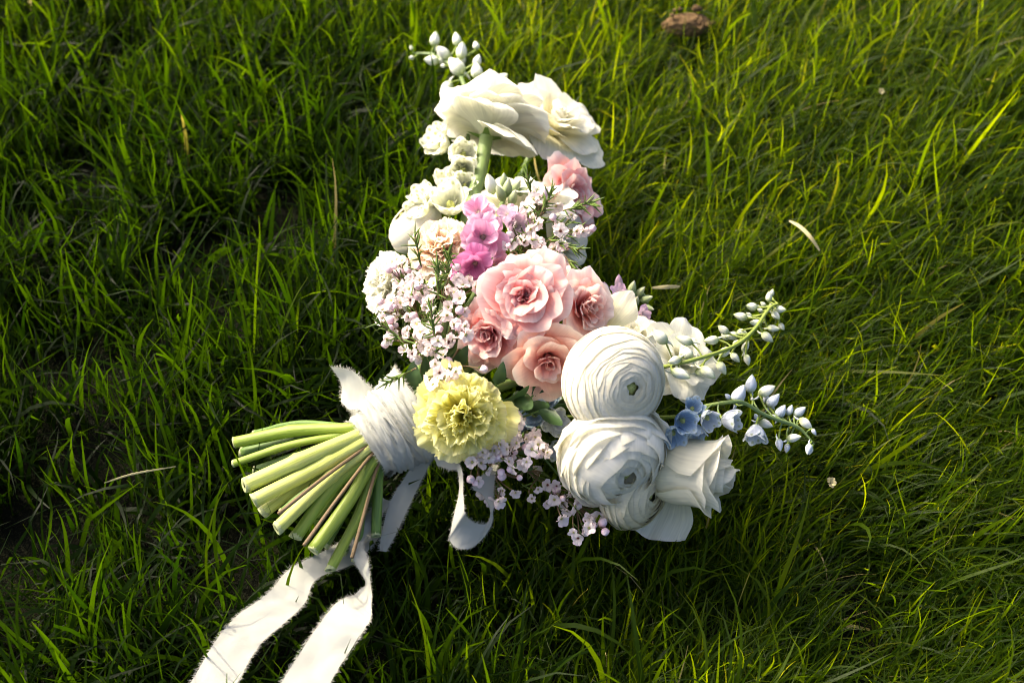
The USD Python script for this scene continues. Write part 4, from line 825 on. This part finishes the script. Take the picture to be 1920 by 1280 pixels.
def lawn(rng, n, x0, x1, y0, y1, press=True, keep=None):
    x = rng.uniform(x0, x1, n); y = rng.uniform(y0, y1, n)
    clump = meshkit.fbm(np.stack([x * 26, y * 26, np.zeros(n)], -1), 2, 8)
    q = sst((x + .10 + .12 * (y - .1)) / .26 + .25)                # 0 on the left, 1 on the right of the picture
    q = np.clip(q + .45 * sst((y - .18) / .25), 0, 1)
    ok = rng.uniform(size=n) < (.42 + .58 * q) * sst(clump, .12 + .10 * (1 - q), .46)
    if keep is not None: ok &= keep(x, y)
    x, y, q, clump = x[ok], y[ok], q[ok], clump[ok]; n = len(x)
    broad = rng.uniform(size=n) < (.50 - .47 * q)
    L = np.where(broad, rng.uniform(.025, .085, n), rng.uniform(.022, .062, n)) * (.8 + .4 * clump)
    W = np.where(broad, rng.uniform(.0016, .0034, n), rng.uniform(.0007, .0015, n))
    flow = 1.05 - .75 * sst((x - .02) / .25) + .5 * (meshkit.fbm(np.stack([x * 9, y * 9, np.ones(n)], -1), 2, 12) - .5) * 2
    az = np.where(rng.uniform(size=n) < .30 + .50 * q, flow + rng.normal(0, .45, n), rng.uniform(0, 6.283, n))
    th0 = np.abs(rng.normal(.30 + .36 * q, .32 - .06 * q, n)); bend = rng.normal(.60 + .30 * q, .75, n)
    tone = rng.uniform(0, .36, n) ** .9 + .64 * q * rng.uniform(.5, 1, n); dry = rng.uniform(size=n) < .0015 + .003 * q; tone = np.where(dry, rng.uniform(.985, 1, n), np.minimum(tone, .975))  # random tone, plus sunlit right and shaded left of the lawn put into colour
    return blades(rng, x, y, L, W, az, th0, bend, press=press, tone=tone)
rg = np.random.default_rng(7)
def inview(x, y):
    d = (y + .60) * .55 + .12
    return np.abs(x) < .20 + d
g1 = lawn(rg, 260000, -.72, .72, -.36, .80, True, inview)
# single blades that lean over the ribbon, the stems and the rim of the bouquet
lean = [(400, 1140, 1.3, .055), (425, 1120, 1.8, .05), (470, 1065, 1.4, .055), (500, 1050, 1.7, .05), (610, 1110, 1.4, .045), (640, 1085, 1.2, .05), (585, 1150, 1.8, .05), (540, 1200, 1.3, .045), (440, 1100, 2.0, .05), (480, 700, 1.3, .06), (530, 730, 1.7, .06), (560, 700, 1.5, .065), (600, 720, 1.4, .06), (510, 760, 1.2, .055), (640, 690, 1.6, .06),
        (700, 1060, 1.6, .05), (845, 1060, 1.2, .05), (930, 1060, 1.9, .05), (1060, 1040, 1.5, .05), (1150, 1040, 1.2, .055), (1260, 1040, 1.4, .05), (1330, 1020, 1.7, .05), (1400, 960, 2.2, .05)]
lx = np.array([P(a, b, 0)[:2] for a, b, _, _ in lean]); nl = len(lean)
g2 = blades(rg, lx[:, 0], lx[:, 1], np.array([q[3] for q in lean]) * 1.7, rg.uniform(.0016, .0030, nl), np.array([q[2] for q in lean]), rg.uniform(.05, .3, nl), rg.uniform(.2, .8, nl), 9, False, rg.uniform(.3, .8, nl))
g1 = join([g1, g2])
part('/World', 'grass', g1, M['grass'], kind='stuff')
stage.GetPrimAtPath('/World/grass').SetCustomDataByKey('label', 'uneven green lawn grass lit from behind around the bouquet')
stage.GetPrimAtPath('/World/grass').SetCustomDataByKey('category', 'grass')

# the lawn goes on beyond the picture: the same blades as patches, set out round it
pi_path = '/World/grass_001'
pin = UsdGeom.PointInstancer.Define(stage, pi_path)
protos = []
for k in range(5):
    r2 = np.random.default_rng(300 + k); n2 = 420
    x2 = r2.uniform(-.09, .09, n2); y2 = r2.uniform(-.09, .09, n2)
    V2, F2, P2 = blades(r2, x2, y2, r2.uniform(.025, .065, n2), r2.uniform(.0010, .0026, n2), r2.normal(.9, .9, n2), np.abs(r2.normal(.4, .25, n2)), r2.normal(.5, .5, n2), 5, False, r2.uniform(.1, .6, n2))
    V2 = V2 - np.stack([0 * V2[:, 0], 0 * V2[:, 0], 0 * V2[:, 0]], 1)
    protos.append(part(pi_path, 'patch', (V2, F2, P2), M['grass']))
r3 = np.random.default_rng(400)
q3 = np.stack(np.meshgrid(np.arange(-4, 4, .15), np.arange(-3.5, 4.5, .15)), -1).reshape(-1, 2); q3 = q3 + r3.normal(0, .02, q3.shape)
out = ~((np.abs(q3[:, 0]) < np.minimum(.74, .26 + (q3[:, 1] + .60) * .55 + .06)) & (q3[:, 1] > -.42) & (q3[:, 1] < .86))
q3 = q3[out]
pin.CreatePrototypesRel().SetTargets([Sdf.Path(p) for p in protos])
pin.CreateProtoIndicesAttr(Vt.IntArray.FromNumpy(r3.integers(0, 5, len(q3)).astype(np.int32)))
pin.CreatePositionsAttr(Vt.Vec3fArray.FromNumpy(np.column_stack([q3, gheight(q3[:, 0], q3[:, 1])]).astype(np.float32)))
pin.GetPrim().SetCustomDataByKey('kind', 'stuff'); pin.GetPrim().SetCustomDataByKey('label', 'lawn grass stretching away all round'); pin.GetPrim().SetCustomDataByKey('category', 'grass')
